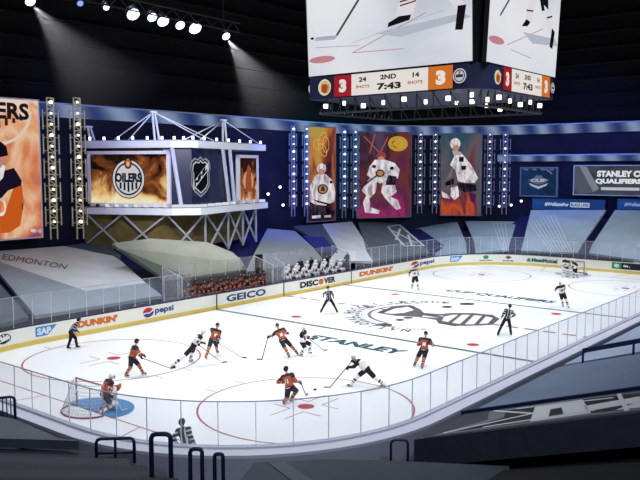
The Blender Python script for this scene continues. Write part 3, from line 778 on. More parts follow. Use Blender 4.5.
    for i in (0, 1):
        mb = MB(); fd = unit(F+(Lf if i == 0 else -Lf)*.25); a = ank[i]
        sk = mat('#101014', .35) if suit is None or True else None
        blob(mb, [('c', a+Uz*.03, a-Uz*.03, .055, .052), ('c', a-Uz*.035-fd*.04, a-Uz*.04+fd*.15, .042, .036)], .018, sk, .02)
        if suit is None:
            lo_ = a-Uz*.13
            for q0, q1 in ((-.05, -.01), (.1, .14)): mb.bar(lo_+fd*(q0+q1)/2+Uz*.065, lo_+fd*(q0+q1)/2+Uz*.02, .025, .04, C_WHITE, up=tuple(fd))
            mb.bar(lo_-fd*.09+Uz*.014, lo_+fd*.19+Uz*.014, .006, .026, C_STEEL)
        mb.build('skate' if suit is None else 'shoe', root)
    if suit is None and helmet:
        mb = MB(); m_ = K['helm'] if not goalie else C_WHITE
        cutf = (lambda P: np.minimum(((P-hc)@look)-.035, -(((P-hc)@hu)-.035))*-1.0) if False else (lambda P: np.minimum(((P-hc)@look)-.045, .045-((P-hc)@hu)))
        blob(mb, [('e', hc+hu*.022-look*.005, RH, (.104, .128, .122)), ('e', hc+hu*.0-look*.03, RH, (.1, .1, .11))], .014, m_, .01, None, cutf)
        mb.build('helmet', root)
        if not kit.startswith('official'):
            mb = MB()
            if goalie:
                for k_ in range(-3, 4): mb.tube([hc+look*.115+hl*.022*k_+hu*.05, hc+look*.13+hl*.02*k_-hu*.03, hc+look*.10+hl*.015*k_-hu*.10], .004, C_STEEL, 5)
                for k_ in (-2, -1, 0, 1): mb.tube([hc+look*.09-hl*.08+hu*.03*k_, hc+look*.132+hu*.03*k_, hc+look*.09+hl*.08+hu*.03*k_], .004, C_STEEL, 5)
                mb.build('face_cage', root)
    st = None
    if stick:
        A = na(top); B = na(blade); ax = unit(B-A); A0 = A-ax*.10
        st = empty('hockey_stick', tuple(base), 0, stick['label'], 'hockey stick')
        mb = MB(); col = mat(stick.get('col', '#2c2829'), .4); heel = B+Uz*.03
        wd = .022 if not goalie else .022
        mb.bar(A0, heel, .042, .034, col); mb.bar(A0, A0+ax*.12, .034, .028, C_BLACK); mb.build('shaft', st)
        if goalie: mb = MB(); mb.bar(A0+(heel-A0)*.5, heel, .085, .026, C_WHITE, up=tuple(F)); mb.build('paddle', st)
        bd = stick.get('bdir'); bd = unit([ax[0], ax[1], 0]) if bd is None else unit(bd)
        n_ = np.cross(bd, Uz); mb = MB(); vs = []; sg = stick.get('curve', 1)
        for q in range(7):
            t = q/6; c_ = B+bd*(.30*t-.01)+n_*sg*.03*t*t; h_ = .075 if q < 6 else .05
            for o_ in (-.006, .006):
                vs += [c_+n_*o_+Uz*.006, c_+n_*o_+Uz*h_]
        fs = []
        for q in range(6):
            a = 4*q; b = a+4; fs += [(a, b, b+1, a+1), (a+2, a+3, b+3, b+2), (a+1, b+1, b+3, a+3), (a, a+2, b+2, b)]
        fs += [(0, 1, 3, 2), (24, 26, 27, 25)]
        mb.add(vs, fs, mat(stick.get('bcol', '#2a2a2e'), .5)); mb.build('blade', st)
    return root, st

def shift_children(root):       # figures are modelled round their base point already
    return root

def player(name, label, cat, kit, feet, hip, head, ang, hands=None, stick=None, lean=None, **kw):
    """feet, hip, head, hands given where they stand in the photo; distance from the feet; ang: 0 = facing away from the camera, 90 = picture right"""
    fp = [onz(u, v, 0.01) for u, v in feet]; base = (fp[0]+fp[1])/2
    a = math.radians(ang); F = FH*math.cos(a)+RT*math.sin(a)
    hipP = depthpt(hip[0], hip[1]-1, base, hip[2] if len(hip) > 2 else 0)
    hr = ray(head[0], head[1]); # head: on its sight line at torso length from the hip
    L = .83 if not kw.get('goalie') else .78
    t0 = (V(hipP)-CAM).dot(hr)/hr.dot(hr); cl = CAM+hr*t0; g = (cl-hipP).length
    dirn = 1 if F.dot(FH) > 0 else -1
    if lean is not None: dirn = lean
    off = math.sqrt(max(0, L*L-g*g)) if g < L else 0
    headP = cl + hr.normalized()*off*dirn
    if g > L: headP = hipP+(cl-hipP)*(L/g)
    hs = None
    if hands: hs = [depthpt(h[0], h[1], base, h[2] if len(h) > 2 else 0) for h in hands]
    sk = None
    if stick:
        sk = dict(stick); tp = stick['top']; sk['top'] = depthpt(tp[0], tp[1], base, tp[2] if len(tp) > 2 else 0)
        sk['blade'] = onz(stick['blade'][0], stick['blade'][1], 0.02)
    return figure(name, label, cat, kit, base, F, hipP, headP, fp, hs, sk, **kw)

PN = 'hockey_player'; PC = 'hockey player'
OF = 'referee'
# 1 linesman by the far-left boards
player(OF, 'referee in a striped shirt bending forward beside the far-left boards', 'referee', 'official_dark', [(68, 349), (77, 348)], (71, 333), (79, 320), 75, hands=[(75, 334, -.1), (79, 333, .1)])
# 2 orange attacker
player(PN, 'hockey player in orange facing right with stick low, nearest the left faceoff spot', PC, 'orange', [(126, 377), (143, 375)], (132, 359), (137, 341), 95,
       stick=dict(top=(142, 358, -.25), blade=(171, 369), t=.0, side=1, label='hockey stick held by the orange player near the left faceoff spot'), hands=[(148, 360, .1)])
# 3 near goalie
player('goaltender', 'goaltender in orange jersey crouching in the blue crease at the left net', 'goaltender', 'orange', [(101, 412), (113, 409)], (104, 395), (112, 376), 60, goalie=True, vox=.026,
       stick=dict(top=(112, 390, -.5), blade=(122, 411), t=0, side=1, label='goaltender stick held in the blue crease at the left net', col='#d8d8dc', bcol='#d8d8dc'), hands=[(119, 387, .3)])
# 4 white player in the left battle
player(PN, 'hockey player in white stretched low beside an orange player left of centre', PC, 'white', [(172, 368), (190, 362)], (194, 346), (204, 331), 75,
       stick=dict(top=(199, 345, -.3), blade=(222, 363), t=.0, side=1, label='hockey stick of the white player in the battle left of centre', col='#6a3a30'), hands=[(204, 344, .1)])
# 5 orange player in the left battle
player(PN, 'hockey player in orange leaning against the white player left of centre', PC, 'orange', [(206, 359), (217, 353)], (213, 341), (218, 324), 150,
       stick=dict(top=(218, 343, -.3), blade=(242, 358), t=.0, side=0, label='hockey stick of the orange player in the battle left of centre', col='#b08a80'), hands=[(222, 342, 0)])
# 6 orange player skating toward camera
player(PN, 'hockey player in orange skating toward the camera above the faceoff circle', PC, 'orange', [(289, 358), (297, 355)], (283, 341), (277, 325), 170,
       stick=dict(top=(268, 337, -.2), blade=(262, 360), t=0, side=1, label='upright hockey stick of the orange player skating toward the camera', bdir=(-RT.x, -RT.y, 0)), hands=[(289, 334, -.1)])
# 7 white player crouched beside him
player(PN, 'hockey player in white crouched low to the right of an orange player', PC, 'white', [(300, 356), (309, 354)], (303, 343), (303, 328), 110,
       stick=dict(top=(308, 338, -.3), blade=(324, 351), t=0, side=1, label='hockey stick of the crouched white player'), hands=[(312, 339, .1)])
# 8 referee near the far boards
player(OF, 'referee in a striped shirt standing with legs apart near the far boards', 'referee', 'official_dark', [(321, 313), (337, 313)], (329, 300), (328, 288), 175, hands=[(323, 298, -.1), (334, 299, -.1)])
# 9 orange player, back to camera
player(PN, 'hockey player in orange seen from behind next to the near faceoff spot', PC, 'orange', [(284, 405), (291, 402)], (290, 389), (286, 369), 30,
       stick=dict(top=(301, 383, .15), blade=(306, 396), t=0, side=1, label='hockey stick of the orange player beside the near faceoff spot', col='#8a8a90'), hands=[(284, 384, .3)])
# 10 white player with a long stride
player(PN, 'hockey player in white reaching for the puck in a long stride', PC, 'white', [(351, 387), (384, 387)], (367, 370), (353, 357), -95,
       stick=dict(top=(352, 361, -.2), blade=(330, 388), t=.28, side=1, label='hockey stick reaching toward the puck in the near zone', bdir=(-RT.x, -RT.y, 0), bcol='#8a8a90'))
# 11 orange player in mid ice
player(PN, 'hockey player in orange skating alone just past the near blue line', PC, 'orange', [(415, 366), (422, 369)], (424, 351), (426, 332), 200, hands=[(419, 345, -.25), (430, 344, -.2)])
# 12 white player near the far boards
player(PN, 'hockey player in white by the far boards near the far blue line', PC, 'white', [(412, 289), (418, 290)], (415, 278), (413, 267), 175, hands=[(409, 276, -.1), (419, 275, -.1)])
# 13 referee mid ice right
player(OF, 'referee in dark striped shirt seen from behind right of the centre emblem', 'referee', 'official_dark', [(498, 336), (511, 336)], (507, 320), (510, 306), 10, hands=[(501, 319, .1), (512, 318, .1)])
# 14 white player far zone
player(PN, 'hockey player in white skating between the far blue line and far circle', PC, 'white', [(563, 307), (568, 308)], (562, 294), (560, 283), 180, hands=[(555, 291, -.2), (565, 290, -.2)])
# 15 far goalie and skater
player('goaltender', 'goaltender in white standing in front of the far net', 'goaltender', 'white', [(564, 277), (568, 277)], (566, 267.5), (566, 259), -140, goalie=True, vox=.03, detail=False,
       stick=dict(top=(563, 268, -.3), blade=(562, 277.5), t=0, side=1, label='goaltender stick at the far net', col='#d8d8dc', bcol='#d8d8dc'), hands=[(570, 267, -.2)])
player(PN, 'hockey player in white beside the goaltender at the far net', PC, 'white', [(574, 278), (578, 278)], (575.5, 269), (574, 260.5), -100, hands=[(572, 268, -.2), (578, 268, -.2)], detail=False)
# 16 linesman at the near boards
nb = onz(183, 470, 0.01)
def near_ref():
    c = onz(183, 447, 1.17); c = V((c.x, c.y, 0)); inner = c+FH*.62; base = V((inner.x, inner.y, .01))
    a = math.radians(20); F = FH*math.cos(a)+RT*math.sin(a); sd = RT*.2
    hipP = base+V((0, 0, .98)); headP = depthpt(182, 424, base); headP = hipP+(headP-hipP).normalized()*.76 if (headP-hipP).length > .76 else headP
    headP = V((headP.x, headP.y, hipP.z+.74))
    figure(OF, 'referee in a black and white striped shirt seen from behind at the near boards', 'referee', 'official', base, F, hipP, headP, [base-sd, base+sd],
           [hipP-RT*.30+FH*.08+V((0, 0, -.06)), hipP+RT*.31+FH*.05+V((0, 0, -.04))], None)
near_ref()

# puck
p = onz(315, 390, 0.012); mb = MB(); mb.tube([(0, 0, 0), (0, 0, .05)], .075, C_BLACK, 20); tag(mb.build('puck', None, p), 'black puck on the ice in front of the stretched white player', 'puck')

# ------------------------------------------------------------------ benches
def seated(kit, var, label, group):
    b = V((0, 0, 0)); F = V((0, -1, 0)); hip = V((0, 0, .62)); head = V((var*.05, -.16-.05*abs(var), 1.33))
    hands = [V((-.10+.04*var, -.34, .80)), V((.12+.03*var, -.32, .84))]
    r, _ = figure(PN, label, PC, kit if kit == 'orange' else 'white_bench', b, F, hip, head, [V((-.16, -.42, .05)), V((.16, -.42, .05))], hands, None, vox=.035, detail=False, look=(var*.5, -1, -.15), group=group)
    return r
BY = 13.85; BZ = .72
def bench(x0, x1, label, lab_g):
    t = empty('players_bench', ((x0+x1)/2, BY+.12, BZ), 0, label, 'bench'); hw = (x1-x0)/2
    mb = MB(); mb.box((-hw, -.18, .42), (hw, .2, .48), mat('#5a4a3a', .6)); mb.build('seat', t)
    for k in range(5): mb = MB(); x = -hw+.2+(2*hw-.4)*k/4; mb.box((x-.04, -.12, 0), (x+.04, .14, .42), mat('#444650', .5)); mb.build('leg', t)
def platform(x0, x1):
    mb = MB(); mb.box((x0, BY-.55, -.02), (x1, BY+1.6, .0), C_DARK)
lay = []
bench(-10.0, -1.7, 'long bench behind the boards under the seated orange players', '')
bench(0.5, 8.3, 'long bench behind the boards under the seated white players', '')
pro = {k: [seated(k, v_, '', None) for v_ in (-1, 0, 1)] for k in ('orange', 'white')}
used = set()
def put(kit, i, x, y, z, lab, grp):
    pr_ = pro[kit][i % 3]
    r = pr_ if pr_.name not in used else copy_tree(pr_)
    used.add(pr_.name); r.location = (x, y, z); r.rotation_euler = (0, 0, random.uniform(-.25, .25)); r['label'] = lab; r['group'] = grp
    r.scale = (1, 1, random.uniform(.97, 1.04)) 
GO = 'orange players on the far bench'; GW = 'white players on the far bench'
for i in range(11):
    put('orange', i*2+(i//3), -9.6+i*.76, BY+.16*(i % 2), BZ+.05*(i % 2), 'seated hockey player in orange in the row behind the far boards', GO)
for i in range(13):
    put('white', i*2+(i//3), .75+i*.60, BY+.34*(i % 2), BZ+.16*(i % 2), 'seated hockey player in white in the row behind the far boards', GW)
SUIT = dict(KIT['official']); SUIT['j'] = mat('#16181f', .8); SUIT['pants'] = mat('#14151b', .8)
SUITG = dict(SUIT); SUITG['j'] = mat('#4a5a50', .8)
def coach(x, lab, suit=SUIT, ang=0.0):
    b = V((x, BY+1.05, BZ+.02)); c_, s_ = math.sin(ang), -math.cos(ang)
    F = V((c_, s_, 0)); L_ = V((-s_, c_, 0))
    figure('person', lab, 'person', 'official', b, F, b+V((0, 0, .94)), b+V((0, 0, 1.68))+F*.05, [b+L_*.14, b-L_*.14], [b+L_*.25+F*.22+V((0, 0, 1.05)), b-L_*.25+F*.2+V((0, 0, 1.1))], None, suit=suit, vox=.03, detail=False)
xb = lambda u: (lambda r: CAM.x+r.x*(BY+.95-CAM.y)/r.y)(ray(u, 265))
coach(xb(244), 'person in a grey-green jacket standing behind the orange bench', SUITG)
coach(xb(260), 'person in a dark suit standing at the right end of the orange bench', SUIT, .3)
coach(xb(301), 'person in a dark suit standing at the left of the white bench', SUIT, -.2)
coach(xb(312), 'person in a dark suit, second from left behind the white bench', SUIT, .2)
coach(xb(327), 'person in a dark suit behind the middle of the white bench', SUIT)
coach(xb(348), 'person in a dark suit at the right end behind the white bench', SUIT, .1)
# floor of the benches and tall glass behind and beside them
for x0, x1, lab in ((-10.4, -1.4, 'raised platform under the orange bench'), (.2, 8.8, 'raised platform under the white bench')):
    mb = MB(); mb.box((x0, RY+.34, -.02), (x1, BY+1.45, BZ-.01), mat('#3a3c48', .7)); tag(mb.build('bench_platform'), lab, 'platform')
    
def bench_glass(x0, x1, label):
    g = empty('bench_glass', (x0, BY+1.5, 0), 0, label, 'safety glass'); n = max(3, int((x1-x0)/1.45)); d = (x1-x0)/n; y0 = RY+.36-(BY+1.5)
    for i in range(n):
        mb = MB(); mb.box((i*d+.01, 0, .9), (i*d+d-.01, .015, 3.15), GLH); mb.build('glass_pane', g)
    mb = MB(); mb.box((0, -.02, -.02), (x1-x0, .05, .9), mat('#9d98a4', .6)); mb.build('low_wall', g)
    for i in range(n+1): mb = MB(); mb.box((i*d-.02, -.01, .9), (i*d+.02, .03, 3.2), SEAM); mb.build('glass_seam', g)
    for x in (0, x1-x0):
        mb = MB(); mb.hexa([(x-.008, y0, 1.2), (x+.008, y0, 1.2), (x+.008, -.03, .9), (x-.008, -.03, .9), (x-.008, y0, 2.6), (x+.008, y0, 2.6), (x+.008, -.03, 3.15), (x-.008, -.03, 3.15)], GLH); mb.build('side_pane', g)
        mb = MB(); mb.bar((x, y0, 2.6), (x, -.03, 3.18), .05, .05, mat('#d5d5da', .4)); mb.bar((x, y0, 1.19), (x, y0, 2.62), .05, .05, mat('#d5d5da', .4)); mb.build('side_frame', g)
bench_glass(-10.5, -1.3, 'tall glass screen standing behind the orange bench')
bench_glass(.1, 8.9, 'tall glass screen standing behind the white bench')
mb = MB(); mb.box((-1.15, RY+.35, -.02), (-.05, RY+2.6, 1.0), C_DARK); mb.box((-.9, RY+2.3, -.02), (-.3, RY+2.6, 3.2), C_DARK)
tag(mb.build('penalty_gate'), 'dark gate block between the two player benches', 'gate')
# ------------------------------------------------------------------ bowl: stands under the seat covers
def PL(y): return 2+.177*(y-16.5)
NAVY = mat('#191c5a', .7, var=.2); GRY = mat('#4a5160', .7)
def stand(name, quad, m, zb=-.02):
    """solid wedge under four top points"""
    mb = MB(); mb.hexa([(q[0], q[1], zb) for q in quad]+list(quad), m); return tag(mb.build(name), kind='structure')
stand('wall_stand_left', [(-44, 15.6, PL(15.6)-.5), (30, 15.6, PL(15.6)-.5), (30, 27.9, PL(27.9)-.5), (-44, 27.9, PL(27.9)-.5)], NAVY)
stand('wall_stand_far', [(31.6, -30, 1.4), (41.9, -30, 4.6), (41.9, 12, 4.6), (31.6, 12, 1.4)], NAVY)
stand('wall_stand_corner', [(30, 14, 1.3), (36.4, 12, 2.4), (38.5, 19, 2.7), (30, 27.7, 2.9)], NAVY)
NL = (0, -.177, 1); DL = 2-.177*16.5                # left cover plane
NE = (-.24, 0, 1); DE = 2-.24*32                    # far corner cover plane
NL2 = (0, -.56, 1); DL2 = 2-.56*15.6          # steeper cover in front of the pavilion legs
NB = (-.45, 0, 1); DB = 2-.45*32                    # far end cover plane
def push_out(p, n, d, m=.75):
    """keep a point outside the boards (and behind the bench glass), staying on the cover plane"""
    x, y = p.x, p.y; cx = max(min(x, RX-RC), -(RX-RC)); cy = max(min(y, RY-RC), -(RY-RC)); q = V((x-cx, y-cy)); r = RC+m
    if q.length < r and q.length > 1e-6: q = q.normalized()*r; x, y = cx+q.x, cy+q.y
    if -10.9 < x < 9.3 and y < 15.75 and n[0] == 0: y = 15.75
    return V((x, y, (d-n[0]*x-n[1]*y)/n[2]))
def cover(label, panels, n, d, group=None):
    """seat cover: stretched fabric panels lying over the seats; panels = (name, pixels, colour)"""
    P0 = onplane(*panels[0][1][0], n, d); e = empty('seat_cover', P0, 0, label, 'seat cover', group); nn = V(n).normalized()
    for i, (nm, px, m) in enumerate(panels):
        pts = [push_out(onplane(u, v, n, d), n, d)-P0+nn*(.004*i) for u, v in px]
        a = sum((pts[j].x*pts[(j+1) % len(pts)].y-pts[(j+1) % len(pts)].x*pts[j].y) for j in range(len(pts)))
        if a < 0: pts = pts[::-1]
        mb = MB(); mb.prism(pts[::-1], nn*-.22, m); mb.build(nm, e)
    return e, P0
def plane_quad_mesh(n, d, P0, quad, shape, lift=.02):
    """shape points in 0..1 mapped into the quad given by four pixels (bl, br, tr, tl)"""
    q = [onplane(u, v, n, d) for u, v in quad]; nn = V(n).normalized()
    return [(q[0]*(1-a)*(1-b)+q[1]*a*(1-b)+q[2]*a*b+q[3]*(1-a)*b)+nn*lift-P0 for a, b in shape]
def striped(h1, h2, sc):
    k = ('s', h1, h2, sc)
    if k in MATS: return MATS[k]
    m = bpy.data.materials.new('ribbed_fabric'); m.use_nodes = True; nt = m.node_tree; b = nt.nodes['Principled BSDF']; b.inputs['Roughness'].default_value = .7
    t = nt.nodes.new('ShaderNodeTexCoord'); wv = nt.nodes.new('ShaderNodeTexWave'); wv.inputs['Scale'].default_value = sc; wv.inputs['Distortion'].default_value = .2
    wv.bands_direction = 'X'; r = nt.nodes.new('ShaderNodeValToRGB'); r.color_ramp.elements[0].color = lin(h1); r.color_ramp.elements[1].color = lin(h2)
    nt.links.new(t.outputs['Object'], wv.inputs['Vector']); nt.links.new(wv.outputs['Fac'], r.inputs['Fac']); nt.links.new(r.outputs['Color'], b.inputs['Base Color'])
    MATS[k] = m; return m
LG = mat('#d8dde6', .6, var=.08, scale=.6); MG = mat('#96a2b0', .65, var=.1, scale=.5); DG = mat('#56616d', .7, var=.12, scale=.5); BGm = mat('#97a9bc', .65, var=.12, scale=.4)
G1 = None
e1, P0 = cover('light grey seat cover with the word EDMONTON at the left', [
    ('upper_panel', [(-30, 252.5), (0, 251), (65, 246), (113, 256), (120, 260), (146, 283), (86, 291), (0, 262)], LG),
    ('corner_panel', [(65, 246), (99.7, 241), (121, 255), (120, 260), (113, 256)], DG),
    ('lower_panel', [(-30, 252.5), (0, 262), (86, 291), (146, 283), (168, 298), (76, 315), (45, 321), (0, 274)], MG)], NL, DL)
mb = MB(); vs, fs, asp = text_mesh('EDMONTON', .0)
mb.add(plane_quad_mesh(NL, DL, P0, [(2, 259.5), (65, 269.5), (68, 265), (4, 254)], vs, .03), fs, mat('#3d4656', .6)); mb.build('lettering', e1)
cover('dark grey seat cover at the left edge, below the EDMONTON cover', [('panel', [(-10, 282), (0, 284), (38, 322), (-20, 332), (-60, 325)], DG)], NL, DL)
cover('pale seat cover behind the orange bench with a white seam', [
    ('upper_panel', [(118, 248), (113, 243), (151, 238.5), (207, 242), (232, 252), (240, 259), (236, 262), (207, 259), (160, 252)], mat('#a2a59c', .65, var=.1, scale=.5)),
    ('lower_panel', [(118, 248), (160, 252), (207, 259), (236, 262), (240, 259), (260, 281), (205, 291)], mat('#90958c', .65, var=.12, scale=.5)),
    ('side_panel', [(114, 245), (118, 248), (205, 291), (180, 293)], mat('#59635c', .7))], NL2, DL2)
cover('ribbed grey seat cover between the two benches', [('panel', [(254, 254), (267.5, 228.5), (295, 231), (314, 248), (328, 262), (331, 268), (264, 279)], striped('#8b959e', '#a5aeb6', 1.6))], NL, DL)
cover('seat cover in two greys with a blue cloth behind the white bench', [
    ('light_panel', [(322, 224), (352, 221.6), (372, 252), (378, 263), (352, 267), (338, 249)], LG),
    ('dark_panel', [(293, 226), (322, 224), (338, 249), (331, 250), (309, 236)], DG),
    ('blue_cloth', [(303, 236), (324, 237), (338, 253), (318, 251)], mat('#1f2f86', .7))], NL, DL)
e5, P0 = cover('dark grey seat cover with white line emblem near the far-left corner', [('panel', [(358, 221.6), (398, 221), (430, 252), (436, 258), (382, 264), (367, 252)], DG)], NL, DL)
mb = MB()
def pl_stroke(mb, n, d, P0, a, b, wd, m, lift=.03):
    A = onplane(*a, n, d)-P0; B = onplane(*b, n, d)-P0; nn = V(n).normalized(); mb.bar(A+nn*lift, B+nn*lift, wd, .01, m, up=nn)
for a, b in (((388, 227), (404, 246)), ((388, 227), (399, 225)), ((399, 225), (424, 246)), ((404, 246), (424, 246)), ((393, 231), (416, 243)), ((400, 229), (396, 240)), ((408, 235), (412, 246))):
    pl_stroke(mb, NL, DL, P0, a, b, .28, mat('#d4d6da', .6))
mb.build('line_emblem', e5)
cover('blue-grey seat cover under the rightmost player banner', [('panel', [(403, 221), (456, 219), (466, 243), (470, 257), (440, 260), (431, 250), (422, 240)], BGm)], NE, DE)
e8, P0 = cover('blue-grey seat cover with fine diagonal lines, left of the blue sign', [('panel', [(465, 221), (516.5, 221.5), (510, 242), (508, 257), (480, 257), (474, 241)], BGm)], NE, DE)
mb = MB()
for i in range(4): pl_stroke(mb, NE, DE, P0, (493+i*4, 223), (503+i*2, 252), .05, LG)
mb.build('pattern_lines', e8)
e9, P0 = cover('large blue-grey seat cover below the blue sign behind the far net', [('panel', [(531, 210), (606, 210), (581, 246), (573, 259), (519, 258), (523, 243)], BGm)], NB, DB)
mb = MB()
for i in range(8): pl_stroke(mb, NB, DB, P0, (529+i*3.5, 222-i*1.2), (552+i*3, 254), .05, LG)
mb.build('pattern_lines', e9)
cover('blue-grey seat cover at the right edge behind the far end boards', [('panel', [(615, 210), (720, 212), (720, 270), (584, 260), (592, 245)], BGm)], NB, DB)

# ------------------------------------------------------------------ wall hits for things that hang along the bowl wall
def wallhit(u, off=-.9):
    P = wall_pts(off, n=60); r = ray(u, 169); d = V((r.x, r.y)); best = None
    for a, b in zip(P, P[1:]):
        e = V((b.x-a.x, b.y-a.y)); den = d.x*(-e.y)+e.x*d.y
        if abs(den) < 1e-9: continue
        wx, wy = a.x-CAM.x, a.y-CAM.y
        t = (wx*(-e.y)+e.x*wy)/den; s = (d.x*wy-d.y*wx)/den
        if t > 0 and -1e-6 <= s <= 1+1e-6 and (best is None or t < best[0]): best = (t, V((CAM.x+d.x*t, CAM.y+d.y*t, 0)))
    return best[1]
def zat(u, v, p):                   # height at which the sight line through (u, v) passes the spot p
    r = ray(u, v); t = math.hypot(p.x-CAM.x, p.y-CAM.y)/math.hypot(r.x, r.y); return CAM.z+r.z*t
def paint(h1, h2, h3, sc=7.0):
    return ramp_emat('banner_paint', [(.32, h1), (.5, h2), (.66, h3)], (1, 1, 1), sc, .85, .8)
W_ = paint('#8f8496', '#dcd3da', '#f6f1f2'); WD = emat('#b9a9b4', .8); EB = paint('#0c0a12', '#1d1826', '#4a3c4c'); ER = emat('#a81e30', .8); EO = paint('#b8481a', '#e0702c', '#f2a060'); ESK = emat('#c98f72', .8); EGO = emat('#caa23a', .8)
def banner(uL, uR, vT, vB, label, stops, draw, noise=2.2, frame='#77708c', off=-.9, grad=None):
    a = wallhit(uL, off); b = wallhit(uR, off); z0 = (zat(uL, vB, a)+zat(uR, vB, b))/2; z1 = zat((uL+uR)/2, vT, (a+b)/2)
    U = (b-a); W = U.length; U.normalize(); H_ = z1-z0
    e = empty('banner', (a.x, a.y, z0), 0, label, 'banner')
    N_ = U.cross(V((0, 0, 1))).normalized()
    mb = MB(); O = V((0, 0, 0)); mb.bar(O-U*.12+V((0, 0, H_/2))-N_*.12, U*(W+.12)+V((0, 0, H_/2))-N_*.12, .2, H_+.24, mat(frame, .5)); mb.build('frame', e)
    m = ramp_emat('banner_picture', stops, (1, 1, 1), noise, .85, .6, grad)
    mb = MB(); mb.bar(O+V((0, 0, H_/2))-N_*.01, U*W+V((0, 0, H_/2))-N_*.01, .04, H_, m); mb.build('picture', e)
    p = Panel((0, 0, 0), U, W, H_); draw(p); p.flush('artwork', e); return e
def d_oil(p):
    X = lambda x: (x*46+44)/90           # the picture reaches beyond the left edge of the photograph
    q = p.poly; p.poly = lambda pts, m: q([(X(a), b*1.16) for a, b in pts], m)
    q2 = p.ell; p.ell = lambda x, y, rx, ry, m, **k: q2(X(x), y*1.16, rx*.51, ry*1.16, m, **k)
    for k in range(60):
        a0, a1 = 2*PI*k/60, 2*PI*(k+1)/60; c_ = [(.50+r_*.40*math.cos(t), .92+r_*.25*math.sin(t)) for r_, t in ((1, a0), (1, a1), (.91, a1), (.91, a0))]
        if max(y for x, y in c_) < .995: q(c_, emat('#efd9c4', .8))
    p.text('OILERS', .10, .855, .87, .975, emat('#2a1c22', .7), .04)
    for k in range(6): q([(.33+.085*k, .79+.02*abs(k-2)), (.365+.085*k, .79+.02*abs(k-2)), (.365+.085*k, .865), (.33+.085*k, .865)], emat('#3a2630', .7))
    p.poly([(-.02, .15), (.12, .17), (.3, .30), (.42, .36), (.52, .33), (.55, .22), (.45, .08), (.2, .04), (0, .04)], emat('#d5601f', .8))
    p.poly([(-.02, .38), (.1, .42), (.35, .44), (.52, .36), (.50, .33), (.2, .30), (0, .24)], emat('#1c1428', .8))
    p.ell(.06, .49, .15, .045, ESK); p.poly([(-.05, .50), (.23, .515), (.2, .57), (.08, .60), (-.05, .58)], emat('#17101e', .8))
    p.poly([(-.05, .34), (.1, .38), (.16, .45), (.10, .46), (0, .42)], W_)
    p.ell(.03, .20, .11, .055, W_); p.ell(.03, .20, .075, .036, EO); p.rect(X(.0), .18, X(.06), .22, EB)
    p.rect(X(.38), .035, X(.62), .055, W_); p.text('A 40', X(.72), .03, X(.92), .06, W_)
    p.poly = q; p.ell = q2
banner(-50, 40, 98, 239.5, 'tall orange banner with round team logo and player, at the left edge',
       [(.36, '#5b2450'), (.48, '#a5505e'), (.58, '#e08a5a'), (.68, '#f0c8a4'), (.78, '#e8a070'), (.9, '#f2dccb')], d_oil, 2.6, '#e2d6ea', -1.2, grad=.36)
def d_b1(p):
    for i, (x, y) in enumerate(((.35, .82), (.5, .88), (.62, .82), (.5, .76))): p.ell(x, y, .2, .055, emat('#e8b35a', .8), hole=.86, rot=i*.8)
    p.poly([(.02, .22), (.05, .38), (.22, .48), (.42, .52), (.62, .50), (.88, .43), (.98, .30), (.95, .20), (.6, .16), (.2, .18)], W_)
    p.ell(.46, .555, .17, .05, W_); p.ell(.46, .525, .11, .03, ESK); p.poly([(.3, .56), (.62, .56), (.6, .60), (.46, .62), (.32, .60)], W_)
    p.ell(.50, .34, .20, .055, EB); p.ell(.5, .34, .15, .042, emat('#b98a5a', .8)); p.poly([(.42, .32), (.58, .32), (.55, .37), (.46, .37)], EB)
    p.poly([(.02, .20), (.3, .17), (.95, .10), (.98, .06), (.9, .02), (.1, .02)], EB)
    p.rect(.1, .03, .42, .06, W_); p.rect(.55, .03, .8, .055, WD); p.poly([(.1, .24), (.3, .20), (.75, .16), (.75, .18), (.3, .22)], EB); p.rect(.75, .40, .86, .43, EB)
banner(308.5, 335.5, 127.5, 220.5, 'narrow banner of a white-jersey player under glowing orange swirls', [(.4, '#1a1324'), (.62, '#33202f'), (.8, '#7c3a34'), (.95, '#c9843c'), (1, '#b59a4c')], d_b1, 1.8, grad=.5)
def d_b2(p):
    p.ell(.74, .87, .19, .09, EGO); p.ell(.74, .87, .12, .05, emat('#7a5a20', .8)); p.poly([(.62, .86), (.7, .92), (.82, .93), (.88, .86), (.8, .8)], emat('#d0a544', .8))
    for a, b in (((.1, .95), (.45, .72)), ((.55, .95), (.35, .7)), ((.3, .98), (.2, .75))): p.stroke(a, b, .12, emat('#c46a55', .7))
    p.ell(.42, .72, .09, .05, emat('#a3404a', .8)); p.ell(.42, .69, .06, .03, ESK)
    p.poly([(.2, .60), (.3, .68), (.5, .68), (.68, .64), (.78, .56), (.74, .46), (.55, .44), (.4, .40), (.25, .45), (.15, .5)], W_)
    p.ell(.40, .52, .085, .045, EB); p.ell(.4, .52, .06, .03, emat('#b98a5a', .8))
    p.poly([(.05, .32), (.2, .46), (.34, .44), (.32, .30), (.2, .22), (.22, .12), (.4, .08), (.38, .04), (.12, .06), (.08, .18), (.14, .26)], W_)
    p.poly([(.45, .42), (.66, .42), (.72, .3), (.6, .24), (.74, .2), (.8, .1), (.72, .08), (.5, .22), (.42, .3)], W_)
    p.poly([(.55, .50), (.72, .48), (.68, .38), (.5, .38)], EB); p.stroke((.05, .36), (.35, .5), .18, EB)
    p.ell(.28, .60, .04, .02, EB); p.ell(.62, .58, .04, .02, EB)
banner(358.5, 411, 132.5, 217, 'widest player banner, a white goaltender over pink and purple smoke', [(.36, '#2f1d3e'), (.5, '#9a2c66'), (.62, '#5a2a48'), (.78, '#6e3538'), (.9, '#3a2430'), (1, '#54405a')], d_b2, 1.6, grad=.45)
